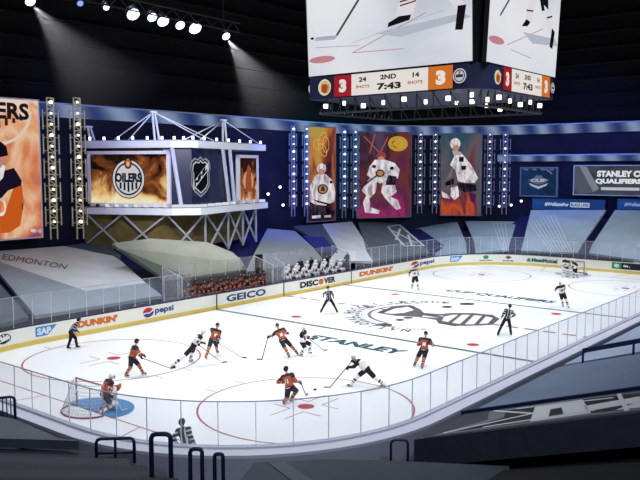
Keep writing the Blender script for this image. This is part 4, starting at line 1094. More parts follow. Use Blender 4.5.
def d_b3(p):
    p.poly([(.22, .62), (.38, .80), (.55, .74), (.75, .62), (.93, .46), (.85, .40), (.6, .40), (.42, .42), (.36, .55)], W_)
    p.ell(.34, .88, .13, .07, W_); p.ell(.36, .83, .08, .04, ESK); p.poly([(.26, .80), (.5, .78), (.48, .74), (.3, .74)], WD)
    p.rect(.44, .66, .56, .72, EB); p.rect(.5, .56, .62, .61, EB); p.poly([(.40, .40), (.88, .38), (.9, .30), (.6, .28), (.42, .33)], EB)
    p.poly([(.08, .40), (.32, .46), (.32, .38), (.1, .36)], EB); p.poly([(.25, .34), (.42, .36), (.46, .24), (.34, .18), (.24, .24)], W_)
    p.poly([(.0, .30), (.2, .24), (.22, .20), (.04, .22)], W_); p.poly([(.7, .28), (.9, .26), (.84, .14), (.74, .18)], emat('#4a2350', .8)); p.poly([(.12, .44), (.3, .62), (.26, .48)], emat('#8d7a6a', .7))
banner(441.5, 481, 134, 215, 'banner of a bending white-jersey player, rightmost of the player banners', [(.4, '#7e2034'), (.52, '#c0542c'), (.62, '#6a2a3c'), (.76, '#665a60'), (.95, '#2a5260')], d_b3, 1.8, grad=.45)

# ------------------------------------------------------------------ light towers flanking the banners
LAMP = emat('#fff4e0', 2.2); LAMPB = emat('#cfe4ff', 2.2)
def tower(u, vT, vB, label, warm, wd=1.0, nl=10):
    a = wallhit(u, -1.1); z0 = zat(u, vB, a); z1 = zat(u, vT, a); b = wallhit(u+1, -1.1); U = V((b.x-a.x, b.y-a.y, 0)).normalized(); N_ = U.cross(V((0, 0, 1)))
    e = empty('light_tower', (a.x, a.y, z0), 0, label, 'light tower'); H_ = z1-z0; m = mat('#ddd3a4' if warm else '#8f8ba6', .5)
    for s in (-1, 1): mb = MB(); mb.bar(U*(s*wd*.22)+V((0, 0, -.9)), U*(s*wd*.22)+V((0, 0, H_)), .09, .09, m, up=N_); mb.build('post', e)
    mb = MB(); n = nl*2
    for i in range(n+1):
        z = H_*i/n; mb.bar(U*(-wd*.22)+V((0, 0, z)), U*(wd*.22)+V((0, 0, z)), .07, .07, m)
        if i < n: s = 1 if i % 2 else -1; mb.bar(U*(-s*wd*.22)+V((0, 0, z)), U*(s*wd*.22)+V((0, 0, z+H_/n)), .05, .05, m)
    mb.build('lattice', e)
    for s in (-1, 1):
        mb = MB()
        for i in range(5):
            zc = H_*(i+.5)/5.4; mb.bar(U*(s*wd*.5)+V((0, 0, zc-H_*.075)), U*(s*wd*.5)+V((0, 0, zc+H_*.075)), .08, .08, m, up=N_)
            for k in (-.05, .05): mb.bar(U*(s*wd*.22)+V((0, 0, zc+k*H_)), U*(s*wd*.5)+V((0, 0, zc+k*H_)), .04, .04, m)
        mb.build('side_bar', e)
    for i in range(nl):
        c = V((0, 0, H_*(i+.6)/nl))+N_*.12; r = .075 if (i*7+int(u)) % 3 else .13
        mb = MB(); mb.tube([c-N_*.08, c+N_*.02, c+N_*.08], r, LAMP if warm else LAMPB, 10); mb.build('lamp', e)
for u, vT, vB, l, wm in ((52, 98, 228, 'lattice light tower just right of the large orange banner', True), (78.5, 98, 228, 'lattice light tower at the left end of the lounge pavilion', True),
        (293, 126, 208, 'light tower left of the narrow banner, outer of its pair', False), (306, 126, 208, 'light tower touching the left edge of the narrow banner', False),
        (344, 129, 210, 'light tower right of the narrow banner', False), (355, 129, 210, 'light tower touching the left edge of the goaltender banner', False),
        (420, 132, 206, 'light tower right of the goaltender banner', False), (435, 132, 206, 'light tower touching the left edge of the rightmost player banner', False),
        (489.5, 132, 207, 'light tower just right of the rightmost player banner', False), (505, 132, 207, 'light tower left of the small shield screen', False)):
    tower(u, vT, vB, l, wm, 1.35 if wm else 1.15, 12 if wm else 11)

# ------------------------------------------------------------------ lounge pavilion
ZD = 6.4
pv = [onz(u, v, ZD) for u, v in ((86, 214), (172, 215.3), (200, 215), (236, 211), (267, 208))]
for p in pv: p.y = min(p.y, 27.3)
O = V((pv[2].x, pv[2].y, 0))
pav = empty('lounge_pavilion', O, 0, 'white two-deck lounge pavilion on crossed steel legs with screens, behind the left stands', 'pavilion')
WM = mat('#c4c9dc', .45); WM2 = mat('#dfe2ea', .45)
F2 = [V((p.x, p.y, 0))-O for p in pv]
def outl(off, back=27.6):
    c = V((F2[2].x, F2[2].y+6, 0)); pts = [p+(p-c).normalized()*off for p in F2]
    return [V((p.x, min(p.y, back-O.y), 0)) for p in pts]+[V((F2[4].x+off, back-O.y, 0)), V((F2[0].x, back-O.y, 0))]
def slab(name, z0, z1, off, m):
    mb = MB(); mb.prism([p+V((0, 0, z0)) for p in outl(off)], (0, 0, z1-z0), m); return mb.build(name, pav)
slab('deck', 6.4, 6.95, .1, WM2); slab('deck_top', 6.95, 7.02, -.1, mat('#7d84a0', .5)); slab('roof', 11.75, 12.3, -.1, WM2); slab('roof_top', 12.3, 12.38, -.5, mat('#8890b0', .5))
def seg(i, j, t): return F2[i].lerp(F2[j], t)
# front screen with round logo
def fscreen(name, a, b, z0, z1, stops, draw, inset=.25, grad=None, fr='#d8d4dc'):
    U = (b-a); W = U.length; U.normalize(); N_ = U.cross(V((0, 0, 1)))
    fm = mat(fr, .4)
    mb = MB(); m1 = (z0+z1)/2
    mb.bar(a+V((0, 0, z0+.13)), b+V((0, 0, z0+.13)), .3, .26, fm); mb.bar(a+V((0, 0, z1-.13)), b+V((0, 0, z1-.13)), .3, .26, fm)
    for q in (a+U*.13, b-U*.13): mb.bar(q+V((0, 0, z0)), q+V((0, 0, z1)), .26, .3, fm, up=N_)
    f = mb.build(name, pav)
    m = ramp_emat('screen_picture', stops, (1, 1, 1), 2.4, .9, 1.0, grad)
    mb = MB(); mb.bar(a+U*inset+V((0, 0, m1)), b-U*inset+V((0, 0, m1)), .1, z1-z0-2*inset, m); mb.build('picture', f)
    p = Panel(a+U*inset+N_*.05+V((0, 0, z0+inset)), U, W-2*inset, z1-z0-2*inset); draw(p); p.flush('artwork', f)
def d_logo(p):
    p.ell(.5, .50, .215, .40, emat('#16202e', .8), 40); p.ell(.5, .5, .205, .38, emat('#d5d3d4', .85), 40); p.ell(.5, .5, .18, .335, emat('#1a2636', .8), 40, hole=.9)
    p.ell(.5, .82, .05, .12, emat('#16202e', .8)); p.ell(.5, .82, .035, .09, emat('#c8622e', .8)); p.ell(.5, .80, .018, .05, emat('#e8c9a8', .8))
    p.text('OILERS', .325, .43, .675, .62, emat('#1a2636', .8), .06)
    for k in range(5): p.rect(.385+.052*k, .24+.03*abs(k-2), .412+.052*k, .43, emat('#1a2636', .8))
fscreen('front_screen', seg(0, 1, .04), seg(0, 1, .99), 7.05, 11.5, [(.42, '#f6ecc6'), (.58, '#e6bc74'), (.72, '#8a4a26'), (.86, '#1d1412'), (1, '#0c0b0e')], d_logo, grad=.42)
U_ = (F2[3]-F2[1]).normalized()
mb = MB()
for i, j, t0, t1 in ((1, 2, 0, 1), (2, 3, 0, 1)):
    a = seg(i, j, t0)+V((0, .9, 9.4)); b = seg(i, j, t1)+V((0, .9, 9.4)); mb.bar(a, b, .12, 4.8, mat('#161c40', .25, spec=.6))
mb.build('window_wall', pav)
# shield on the recessed wall
a = seg(1, 2, .75); b = seg(2, 3, .55); Us = (b-a).normalized()
shp = Panel(a+V((0, .3, 7.75)), Us, 2.75, 3.35)
sh_o = [(.5, 1.0), (.62, .93), (.78, .96), (.95, .88), (1.0, .70), (.93, .62), (.95, .30), (.8, .14), (.5, 0), (.2, .14), (.05, .30), (.07, .62), (0, .70), (.05, .88), (.22, .96), (.38, .93)]
shp.poly(sh_o, emat('#9aa0b0', .7)); shp.poly([((x-.5)*.90+.5, (y-.5)*.90+.5) for x, y in sh_o], emat('#14161e', .7))
shp.poly([((x-.5)*.82+.5, (y-.5)*.82+.5) for x, y in sh_o], emat('#c6cad4', .75)); shp.poly([((x-.5)*.74+.5, (y-.5)*.74+.5) for x, y in sh_o], emat('#15171f', .7))
shp.poly([(.13, .18), (.9, .68), (.88, .86), (.12, .36)], emat('#d8dbe2', .8))
vs, fs, asp = text_mesh('NHL', .08)
shp.k += 1; shp.mb.add([shp.pt(.18+.64*x, .24+.42*x+.15*y, shp.k) for x, y in vs], fs, emat('#15171f', .7))
shp.flush('shield_emblem', pav)
def d_side(p):
    p.ell(.5, .45, .3, .25, emat('#e0a070', .8)); p.poly([(.3, .2), (.7, .2), (.65, .75), (.5, .85), (.4, .7)], emat('#a85a3a', .7))
fscreen('side_screen', seg(3, 4, .05), seg(3, 4, .68), 7.05, 11.3, [(.35, '#f2dcc4'), (.5, '#c07848'), (.7, '#3a1c18'), (1, '#100c12')], d_side, .22, grad=.35)
for i, (p_, q_) in enumerate(((seg(1, 2, .02), seg(1, 2, .32)), (seg(2, 3, .62), seg(2, 3, .80)), (seg(2, 3, .82), seg(2, 3, .95)))):
    mb = MB(); mb.bar(p_+V((0, -.0, 11.75)), q_+V((0, 0, 7.0)), .16, .16, WM); mb.build('slanted_column', pav)
    mb = MB(); mb.bar(p_+V((.35, .2, 11.75)), q_+V((.35, .2, 7.0)), .1, .1, WM); mb.build('slanted_column', pav)
# masts and cables over the roof
def mast(i, j, t, h, lean=.3):
    b_ = seg(i, j, t)+V((0, .8, 12.35)); tp = b_+V((-lean, 0, h)); mb = MB(); mb.bar(b_+V((-.22, 0, 0)), tp+V((-.12, 0, 0)), .12, .12, WM2); mb.bar(b_+V((.22, 0, 0)), tp+V((.12, 0, 0)), .12, .12, WM2); mb.bar(tp+V((-.3, 0, 0)), tp+V((.3, 0, 0)), .2, .16, WM2); mb.build('mast', pav); return tp
t1 = mast(0, 1, .92, 2.2); t2 = mast(0, 1, .17, 1.1); t3 = mast(2, 3, .88, 1.9, .1)
for tp, (i, j, t) in ((t1, (0, 1, .38)), (t1, (0, 1, .55)), (t1, (2, 3, .2)), (t1, (2, 3, .45)), (t3, (2, 3, .1)), (t3, (3, 4, .8)), (t3, (1, 2, .6))):
    mb = MB(); mb.tube([tp, seg(i, j, t)+V((0, .3, 12.4))], .045, WM2, 6); mb.build('cable', pav)
k = 0
for i, j, n in ((0, 1, 6), (1, 2, 3), (2, 3, 3), (3, 4, 3)):
    for q in range(n):
        c = seg(i, j, (q+.5)/n)+V((0, .15, 12.55)); mb = MB(); mb.tube([c-V((0, 0, .16)), c-V((0, 0, .05)), c+V((0, 0, .08))], .10, emat('#eef2ff', 3.0), 10); mb.build('roof_lamp', pav)
for i, j, n in ((0, 1, 9), (1, 2, 4), (2, 3, 5), (3, 4, 3)):
    for q in range(n):
        c = seg(i, j, (q+.5)/n)+V((0, -.02, 7.14)); dk = (i == 0 and q < 2)
        mb = MB(); mb.box((c.x-.28, c.y-.1, c.z-.12), (c.x+.28, c.y+.15, c.z+.1), mat('#202226', .5) if dk else emat('#e4e6f4', .9)); mb.build('deck_lamp', pav)
# crossed legs under the deck
cols = [seg(0, 1, .02), seg(0, 1, .52), seg(1, 2, .1), seg(2, 3, .35), seg(3, 4, .0), seg(3, 4, .45), seg(3, 4, .88)]
inn = [c+V((0, 1.0, 0)) for c in cols]
for c in inn: c.y = min(c.y, 27.2-O.y)
lm = mat('#a7adba', .5)
for c in inn[3:]: mb = MB(); zb = PL(O.y+c.y)+.02; mb.bar(c+V((0, 0, zb)), c+V((0, 0, 6.4)), .14, .14, lm); mb.build('leg', pav)
for a, b in zip(inn, inn[1:]):
    za = PL(O.y+a.y)+.12; zb = PL(O.y+b.y)+.12
    mb = MB(); mb.bar(a+V((0, 0, za)), b+V((0, 0, 6.4)), .13, .13, lm); mb.build('brace', pav)
    mb = MB(); mb.bar(a+V((0, 0, 6.4)), b+V((0, 0, zb)), .13, .13, lm); mb.build('brace', pav)
mb = MB(); bk = [V((c.x, min(c.y+2.5, 27.5-O.y), 0)) for c in cols]
for a, b in zip(bk, bk[1:]): mb.bar(a+V((0, 0, 4.9)), b+V((0, 0, 4.9)), .1, 2.9, mat('#6b5c34', .8, var=.3, scale=1.2))  # gold-olive backing: the warm light under the deck is put into its colour
mb.build('warm_tint_backing', pav)

# ------------------------------------------------------------------ screens and signs behind the far end
def endscreen(name, u0, u1, v0, v1, x, label, cat, stops, draw, frame, fw=.18, st=.7):
    a = onplane(u0, v1, (1, 0, 0), x); b = onplane(u1, v1, (1, 0, 0), x); z0 = a.z; z1 = zat((u0+u1)/2, v0, (a+b)/2)
    e = empty(name, (x, a.y, z0), 0, label, cat); W = a.y-b.y; H_ = z1-z0
    fm = mat(frame, .5); mb = MB()
    mb.box((-.05, -W-fw, -fw), (.25, fw, 0), fm); mb.box((-.05, -W-fw, H_), (.25, fw, H_+fw), fm); mb.box((-.05, 0, 0), (.25, fw, H_), fm); mb.box((-.05, -W-fw, 0), (.25, -W, H_), fm); mb.build('frame', e)
    m = ramp_emat('screen_picture', stops, (1, 1, 1), 1.2, st, .4); mb = MB(); mb.box((0, -W, 0), (.2, 0, H_), m); mb.build('picture', e)
    p = Panel((0, 0, 0), (0, -1, 0), W, H_); draw(p); p.flush('artwork', e); return e, W, H_
def d_sh(p):
    w1 = emat('#aeb6c6', .8); w2 = emat('#5f6d8c', .8)
    p.poly([(.2, .58), (.35, .62), (.42, .74), (.58, .74), (.65, .62), (.8, .58), (.7, .48), (.5, .40), (.3, .48)], w2); p.text('CUP', .28, .50, .72, .62, w1, .06)
    p.poly([(.22, .46), (.5, .34), (.78, .46), (.72, .36), (.5, .24), (.28, .36)], w1); p.stroke((.7, .98), (.88, .8), .06, w1)
    for k in range(4): p.rect(.08+.24*k, .93, .20+.24*k, .99, w2)
endscreen('screen', 521, 556, 168.5, 195, 41.2, 'small square screen with a shield emblem left of the STANLEY screen', 'screen', [(.3, '#131b2c'), (.6, '#1f3d6a'), (.8, '#101a30')], d_sh, '#6d7484')
def d_st(p):
    w1 = emat('#e6e8ee', .9)
    p.poly([(0, .2), (0, 1), (.12, 1), (.25, .1), (.05, .0)], emat('#5b6270', .7)); p.poly([(.05, 1), (.12, 1), (.26, .2), (.2, .1)], emat('#8c93a0', .7))
    p.text('STANLEY CUP', .235, .62, .76, .84, w1, .06); p.text('QUALIFIERS', .22, .36, .68, .56, w1, .06); p.rect(.28, .16, .66, .26, emat('#c8ccd6', .8))
endscreen('screen', 574, 676, 166, 194, 41.2, 'wide grey screen reading STANLEY CUP QUALIFIERS at the right edge', 'screen', [(.3, '#20252e'), (.55, '#4c5462'), (.75, '#2a303b')], d_st, '#aab2c0', .12)
def d_we(p): p.text('#WeSkateFor', .18, .30, .52, .68, emat('#c9d4ee', .8), .04); p.rect(.54, .26, .80, .72, emat('#c9d4ee', .8)); p.text('BLACK LIVES', .55, .33, .79, .65, emat('#1b3a86', .8), .04)
endscreen('sign', 532.5, 604.5, 199.5, 208.5, 40.9, 'blue sign reading #WeSkateFor above the large seat cover', 'sign', [(.3, '#17306c'), (.7, '#2a55a2')], d_we, '#2b3f78', .06)
def d_we2(p): p.text('#WeSkateFor', .10, .30, .45, .68, emat('#8fa6dc', .8), .04)
endscreen('sign', 617.5, 690, 200, 209, 40.9, 'blue lit sign at the right edge above the end seat cover', 'sign', [(.3, '#17306c'), (.7, '#2a55a2')], d_we2, '#2b3f78', .06)

# small wall lamps
for i, (u, v, l) in enumerate(((268, 194, 'small white lamp on the dark wall right of the pavilion, lowest on the left'), (280, 187, 'small white lamp on the dark wall right of the pavilion, highest'), (283, 205, 'small white lamp on the dark wall right of the pavilion, lowest'),
                               (522, 201, 'small white lamp beside the left end of the blue sign'), (512, 205, 'small white lamp below the tower left of the shield screen'), (500, 206, 'small white lamp under the rightmost light towers'))):
    a = wallhit(u, -.3); z = zat(u, v, a); e = empty('wall_lamp', (a.x, a.y, z), 0, l, 'lamp'); d = (CAM-a); d.z = 0; d.normalize()
    mb = MB(); mb.tube([V((0, 0, 0)), d*.1, d*.2], .22, mat('#30323c', .5), 12); mb.build('housing', e); mb = MB(); mb.tube([d*.2, d*.25], .15, emat('#dfe8ff', 3), 12); mb.build('lens', e)

# ------------------------------------------------------------------ hanging scoreboard
SBX, SBY = .3, .2
sb = empty('scoreboard', (SBX, SBY, 14.7), 0, 'huge four-sided video scoreboard hanging over centre ice', 'scoreboard')
x0, x1, y0, y1 = -5.0-SBX, 5.2-SBX, -6.4-SBY, 6.4-SBY; SK = mat('#0f1016', .6)
mb = MB(); c = .9
mb.prism([(x0+c, y0, 0), (x1, y0, 0), (x1, y1, 0), (x0, y1, 0), (x0, y0+c, 0)], (0, 0, 1.5), mat('#131a3c', .5)); mb.build('score_ribbon', sb)
mb = MB(); mb.box((x0+.6, y0+.6, 1.5), (x1-.6, y1-.6, 11), SK); mb.build('core', sb)
mb = MB()
for z in (-.9,):
    for a, b in (((x0+.6, y0+.6), (x1-.4, y0+.6)), ((x0+.6, y0+.6), (x0+.6, y1-.4)), ((x1-.4, y0+.6), (x1-.4, y1-.4)), ((x0+.6, y1-.4), (x1-.4, y1-.4))):
        A = V((*a, z)); B = V((*b, z)); mb.bar(A, B, .12, .12, mat('#3c3f48', .5)); n = 10
        for k in range(n): P = A.lerp(B, (k+.5)/n); mb.bar(P, P+V((0, 0, .9)), .06, .06, mat('#3c3f48', .5)); mb.bar(A.lerp(B, k/n), A.lerp(B, (k+.5)/n)+V((0, 0, .9)), .05, .05, mat('#3c3f48', .5))
mb.build('under_truss', sb)
lp = [(x0+.3, y0+.8+k*1.55) for k in range(8)]+[(x0+1.3+k*1.5, y0+.3) for k in range(6)]+[(x0+2.5+k*2, y0+3) for k in range(4)]
for i, (a, b) in enumerate(lp): mb = MB(); z = -.35-.12*(i % 3); mb.tube([(a, b, z-.12), (a, b, z), (a, b, z+.15)], .10+.05*(i % 2), emat('#fff6e4', 2.6), 10); mb.build('downlight', sb)
for s in ((x0+1, y0+1), (x1-1, y0+1), (x0+1, y1-1), (x1-1, y1-1)): mb = MB(); mb.tube([(*s, 11), (*s, 19)], .05, C_STEEL, 6); mb.build('cable', sb)
ICEP = [(.35, '#c9cedb'), (.5, '#e4e7ee'), (.65, '#eef0f4')]
def vscreen(O_, U, W, H_, lean, draw):
    N_ = V(U).cross(V((0, 0, 1))).normalized(); Vv = (V((0, 0, 1))*H_+N_*lean).normalized()
    m = ramp_emat('video_picture', ICEP, (1, 1, 1), 1.0, .88, .2); mb = MB(); A = V(O_); B = A+V(U)*W; q = N_*-.3
    mb.hexa([A+q, B+q, B, A, A+q+Vv*H_, B+q+Vv*H_, B+Vv*H_, A+Vv*H_], SK); 
    p = Panel(A, U, W, H_, Vv); p.k = -2; p.rect(0, 0, 1, 1, m); draw(p); f = mb.build('video_screen', sb); p.flush('picture', f)
E_ = lambda h, s=.85: emat(h, s)
def sc_a(p):
    # unit: width 0..1, height 0..1 of which the lower ~45% is seen
    p.ell(.095, .10, .09, .022, E_('#c98a92')); 
    p.stroke((.30, .12), (.75, .30), .07, E_('#c9a2ae')); p.stroke((.30, .12), (.62, .11), .06, E_('#c9a2ae')); p.stroke((.05, .18), (.35, .16), .05, E_('#c2b4c0')); p.stroke((.3, .18), (.85, .30), .04, E_('#b8bdd0'))
    p.poly([(.45, .22), (.95, .27), (1, .24), (.6, .18)], E_('#bcc3d2')); p.ell(.035, .24, .012, .008, E_('#15151a'))
    p.stroke((.20, .235), (.40, .50), .16, E_('#4a4b54')); p.poly([(.05, .222), (.19, .215), (.21, .24), (.06, .245)], E_('#b4b8c4'))
    p.ell(.42, .53, .06, .03, E_('#16161c')); 
    p.poly([(.64, .45), (.74, .47), (.70, .36), (.68, .30), (.62, .27), (.58, .31), (.60, .38)], E_('#e9e6ea')); 
    for q in range(3): p.stroke((.605, .36+.022*q), (.70, .375+.022*q), .09, E_('#8a2a34' if q != 1 else '#1a1a20'))
    p.poly([(.53, .245), (.66, .27), (.67, .30), (.60, .30), (.535, .27)], E_('#15151b'))
    p.poly([(.56, .55), (.60, .45), (.75, .43), (.93, .48), (.97, .40), (1.0, .55)], E_('#17171d'))
    p.stroke((.80, .55), (.92, .42), .18, E_('#e4e1e6')); p.stroke((.86, .55), (.96, .43), .08, E_('#9a2e38')) 
    p.poly([(.80, .46), (.88, .48), (.965, .31), (.93, .28)], E_('#e9e6ea')); p.stroke((.86, .37), (.94, .40), .1, E_('#1a1a20')); p.poly([(.915, .18), (.955, .175), (.975, .31), (.93, .31)], E_('#15151b'))
def sc_b(p):
    p.ell(.11, .13, .10, .022, E_('#c98a92')); p.stroke((.25, .12), (.75, .28), .06, E_('#c9a2ae')); p.stroke((.3, .10), (.6, .08), .05, E_('#c9a2ae'))
    p.poly([(.45, .22), (.95, .24), (1, .20), (.6, .17)], E_('#bcc3d2'))
    p.stroke((.13, .27), (.36, .50), .14, E_('#4a4b54')); p.ell(.38, .52, .05, .03, E_('#16161c'))
    p.poly([(.50, .60), (.54, .48), (.64, .44), (.78, .48), (.80, .60)], E_('#dcd8de')); p.poly([(.52, .50), (.62, .46), (.78, .50), (.80, .40), (.70, .38), (.66, .44), (.54, .46)], E_('#17171d'))
    p.poly([(.52, .46), (.60, .44), (.56, .30), (.50, .28), (.46, .30)], E_('#e9e6ea')); p.poly([(.42, .25), (.50, .26), (.54, .29), (.48, .30)], E_('#15151b'))
    p.stroke((.47, .35), (.57, .36), .1, E_('#8a2a34')); p.poly([(.72, .42), (.80, .40), (.90, .28), (.86, .25), (.78, .32)], E_('#e9e6ea')); p.stroke((.78, .35), (.86, .37), .1, E_('#17171d'))
    p.poly([(.85, .18), (.90, .17), (.92, .28), (.87, .30)], E_('#15151b'))
vscreen((x0-.05, y1, 1.55), (0, -1, 0), y1-y0-c+.3, 10.2, .5, sc_a)
vscreen((x0+.35, y0-.05, 1.5), (1, 0, 0), x1-x0-.2, 10.2, .5, sc_b)
vscreen((x1+.05, y0, 1.55), (0, 1, 0), y1-y0, 10.2, .5, sc_a); vscreen((x1, y1+.05, 1.55), (-1, 0, 0), x1-x0, 10.2, .5, sc_b)
def head_emblem(p, x, y, r, asp):
    cols_ = (E_('#e6d9c0'), E_('#b0482e'), E_('#c9a24a'))
    p.ell(x, y, r, r*asp, cols_[0]); p.ell(x+r*.1, y, r*.72, r*.78*asp, cols_[2]); p.poly([(x-r*.5, y-r*.55*asp), (x+r*.3, y-r*.7*asp), (x+r*.55, y+r*.1*asp), (x+r*.1, y+r*.5*asp), (x-r*.4, y+r*.3*asp)], cols_[1])
    for k in range(4): p.stroke((x-r*.2+r*.25*k, y+r*.4*asp), (x+r*.1+r*.3*k, y+r*1.05*asp-k*r*.2*asp), .05, cols_[0])
def drop_emblem(p, x, y, r, asp):
    p.ell(x, y, r, r*asp, E_('#d6d6da')); p.ell(x, y, r*.85, r*.85*asp, E_('#27365c')); p.ell(x, y, r*.7, r*.7*asp, E_('#c9cad0')); p.rect(x-r*.55, y-r*.2*asp, x+r*.55, y+r*.2*asp, E_('#27365c')); p.ell(x, y+r*.45*asp, r*.16, r*.3*asp, E_('#d8682e'))
def ribbon_art(O_, U, W, nm):
    H_ = 1.5; p = Panel(O_, U, W, H_); A = W/H_
    head_emblem(p, .11, .5, .045, A); p.rect(.18, .05, .30, .95, E_('#a8242c')); p.text('3', .215, .22, .265, .78, E_('#f0e8e4'), .07)
    p.rect(.30, .05, .78, .95, E_('#f3ece6')); p.rect(.78, .05, .92, .95, E_('#d8772f')); p.text('3', .825, .22, .88, .78, E_('#f6efe6'), .07)
    dk = E_('#2a2326'); rd = E_('#b0483c')
    p.text('24', .35, .60, .40, .80, dk, .04); p.text('SHOTS', .33, .34, .42, .46, rd, .03); p.text('2ND', .49, .62, .59, .82, dk, .04); p.text('7:43', .47, .20, .62, .48, dk, .05); p.text('14', .69, .60, .73, .80, dk, .04); p.text('SHOTS', .66, .34, .75, .46, rd, .03)
    drop_emblem(p, .96, .5, .036, A); p.flush(nm, sb)
ribbon_art((x0, y1, 0), (0, -1, 0), y1-y0-c, 'score_display'); ribbon_art((x0+c, y0, 0), (1, 0, 0), x1-x0-c, 'score_display')
ribbon_art((x1, y0, 0), (0, 1, 0), y1-y0, 'score_display'); ribbon_art((x1, y1, 0), (-1, 0, 0), x1-x0, 'score_display')

# ------------------------------------------------------------------ lamps under the roof, left
tr0 = V((-24, 11.6, 20.3)); 
tr = empty('lighting_truss', tr0, 0, 'dark ceiling truss carrying the row of bright lamps at the upper left', 'truss')
T0 = depthpt(20, -8, V((-22, 12, 0))); T1 = depthpt(240, 36, V((-3.5, 15, 0)))
tr.location = T0; d = T1-T0; m_ = mat('#202127', .6); mb = MB()
for o_ in (V((0, 0, 0)), V((0, 0, .7))): mb.bar(o_+V((0, 0, .25)), d+o_+V((0, 0, .25)), .08, .08, m_)
for k in range(24): a = d*(k/24); b = d*((k+1)/24); mb.bar(a+V((0, 0, .25+.7*(k % 2))), b+V((0, 0, .95-.7*(k % 2))), .05, .05, m_)
mb.build('frame', tr)
for x in (.1, .9): mb = MB(); mb.bar(d*x+V((0, 0, .9)), d*x+V((0, 0, 34-T0.z-d.z*x)), .05, .05, m_); mb.build('hanger', tr)
GRP = 'lamps along the ceiling truss'
beams = []
for i, (u, v, r, col, st, lb) in enumerate(((30, 1, .28, '#ffffff', 5, 'ceiling lamp at the upper left corner throwing a wide pale beam'), (80, 3, .20, '#8fa0ff', 1.2, 'dim blue ceiling lamp, second from the left'), (106, 7, .20, '#f0eeff', 4, 'small white ceiling lamp, third from the left'),
        (133, 14, .44, '#b4c8ff', 5, 'large pale blue ceiling lamp left of centre in the row'), (152, 17, .34, '#c6d6ff', 5, 'pale blue ceiling lamp, left of a touching pair'), (163, 21, .42, '#aec4ff', 5, 'pale blue ceiling lamp, right of a touching pair'),
        (180, 25, .34, '#d2c6ff', 5, 'violet-white ceiling lamp just left of the brightest one'), (195, 28, .46, '#e4dcff', 7, 'brightest violet-white ceiling lamp'), (226, 36, .30, '#f2f0ff', 7, 'last ceiling lamp on the right, throwing a fan-shaped beam'))):
    f = (u-20)/220; base = T0.lerp(T1, f); p_ = depthpt(u, v, base)
    e = empty('ceiling_lamp', p_, 0, lb, 'lamp'); toC = V((-.15, -.72, -.66)).normalized()
    mb = MB(); mb.tube([-toC*.45, -toC*.2, toC*.05], r*.95, mat('#1a1b20', .5), 12, r2=r*1.1); mb.build('housing', e)
    mb = MB(); mb.tube([toC*.05, toC*.12, toC*.2], r, emat(col, st), 14, r2=r*.55); mb.build('lens', e)
    mb = MB(); mb.bar(-toC*.3, V((0, 0, .5)), .05, .05, m_); mb.build('bracket', e)
    if i in (0, 8): beams.append((p_, i))
hz = bpy.data.materials.new('thin_haze'); hz.use_nodes = True; nt = hz.node_tree; nt.nodes.clear()
vo = nt.nodes.new('ShaderNodeVolumeScatter'); vo.inputs['Anisotropy'].default_value = .2
tc = nt.nodes.new('ShaderNodeTexCoord'); ln_ = nt.nodes.new('ShaderNodeVectorMath'); ln_.operation = 'LENGTH'; mr = nt.nodes.new('ShaderNodeMapRange')
mr.inputs['From Min'].default_value = .5; mr.inputs['From Max'].default_value = 9.3; mr.inputs['To Min'].default_value = .016; mr.inputs['To Max'].default_value = 0
mr.interpolation_type = 'SMOOTHSTEP'
nt.links.new(tc.outputs['Object'], ln_.inputs[0]); nt.links.new(ln_.outputs['Value'], mr.inputs['Value']); nt.links.new(mr.outputs[0], vo.inputs['Density'])
ot = nt.nodes.new('ShaderNodeOutputMaterial'); nt.links.new(vo.outputs[0], ot.inputs['Volume'])
for (p_, i), tgt, lb, en in zip(beams, ((92, 78), (275, 112)), ('thin haze lit by the lamp at the upper left corner', 'thin haze lit by the last lamp of the ceiling row'), (4500, 9000)):
    q_ = depthpt(tgt[0], tgt[1], p_, 1.0); ax = (q_-p_).normalized(); L_ = 9.5; half = math.radians(24)
    spot('ceiling_lamp_beam', p_+ax*.3, q_, en, 46, (.92, .92, 1.0), .6, .05)
    a_ = ax.cross(V((0, 0, 1))).normalized(); b_ = ax.cross(a_); n = 28; vs = []; 
    for rr, dd in ((.05, .35), (math.tan(half)*L_, L_)):
        for k in range(n): t = 2*PI*k/n; vs.append(ax*dd+a_*rr*math.cos(t)+b_*rr*math.sin(t))
    fs = [(k, (k+1) % n, n+(k+1) % n, n+k) for k in range(n)]+[tuple(range(n-1, -1, -1)), tuple(range(n, 2*n))]
    mb = MB(); mb.add(vs, fs, hz); o = mb.build('haze', None, p_); tag(o, lb, 'haze', kind='stuff')

# ------------------------------------------------------------------ near stands
def PN_(y): return 2+.33*(-15.3-y)
SB1 = mat('#5c6b82', .6, var=.12, scale=.4); SB2 = mat('#8d9ab4', .6, var=.1, scale=.4); NAV2 = mat('#151c44', .5); DK2 = mat('#20242c', .7, var=.2, scale=.6)
def near_cover(label, xa, xb, ya, yb_, dz, m, th=.4, ribs=0, nm='panel'):
    e = empty('seat_cover', (xa, ya, PN_(ya)+dz), 0, label, 'seat cover'); w_ = xb-xa; d_ = yb_-ya; h_ = PN_(yb_)-PN_(ya)
    mb = MB(); mb.hexa([(0, d_, h_-th), (w_, d_, h_-th), (w_, 0, -th), (0, 0, -th), (0, d_, h_), (w_, d_, h_), (w_, 0, 0), (0, 0, 0)], m); mb.build(nm, e)
    if ribs:
        mb = MB()
        for k in range(ribs):
            x = w_*(.08+.5*k/ribs); mb.bar((x, -.2, .01-.0), (x, d_*.9, h_*.9+.01), .05, .03, SB2)
        mb.build('rib', e)
    return e
stand('wall_stand_right', [(-26.3, -24, PN_(-24)-1.4), (41.5, -24, PN_(-24)-1.4), (41.5, -14.1, .3), (-26.3, -14.1, .3)], DK2)
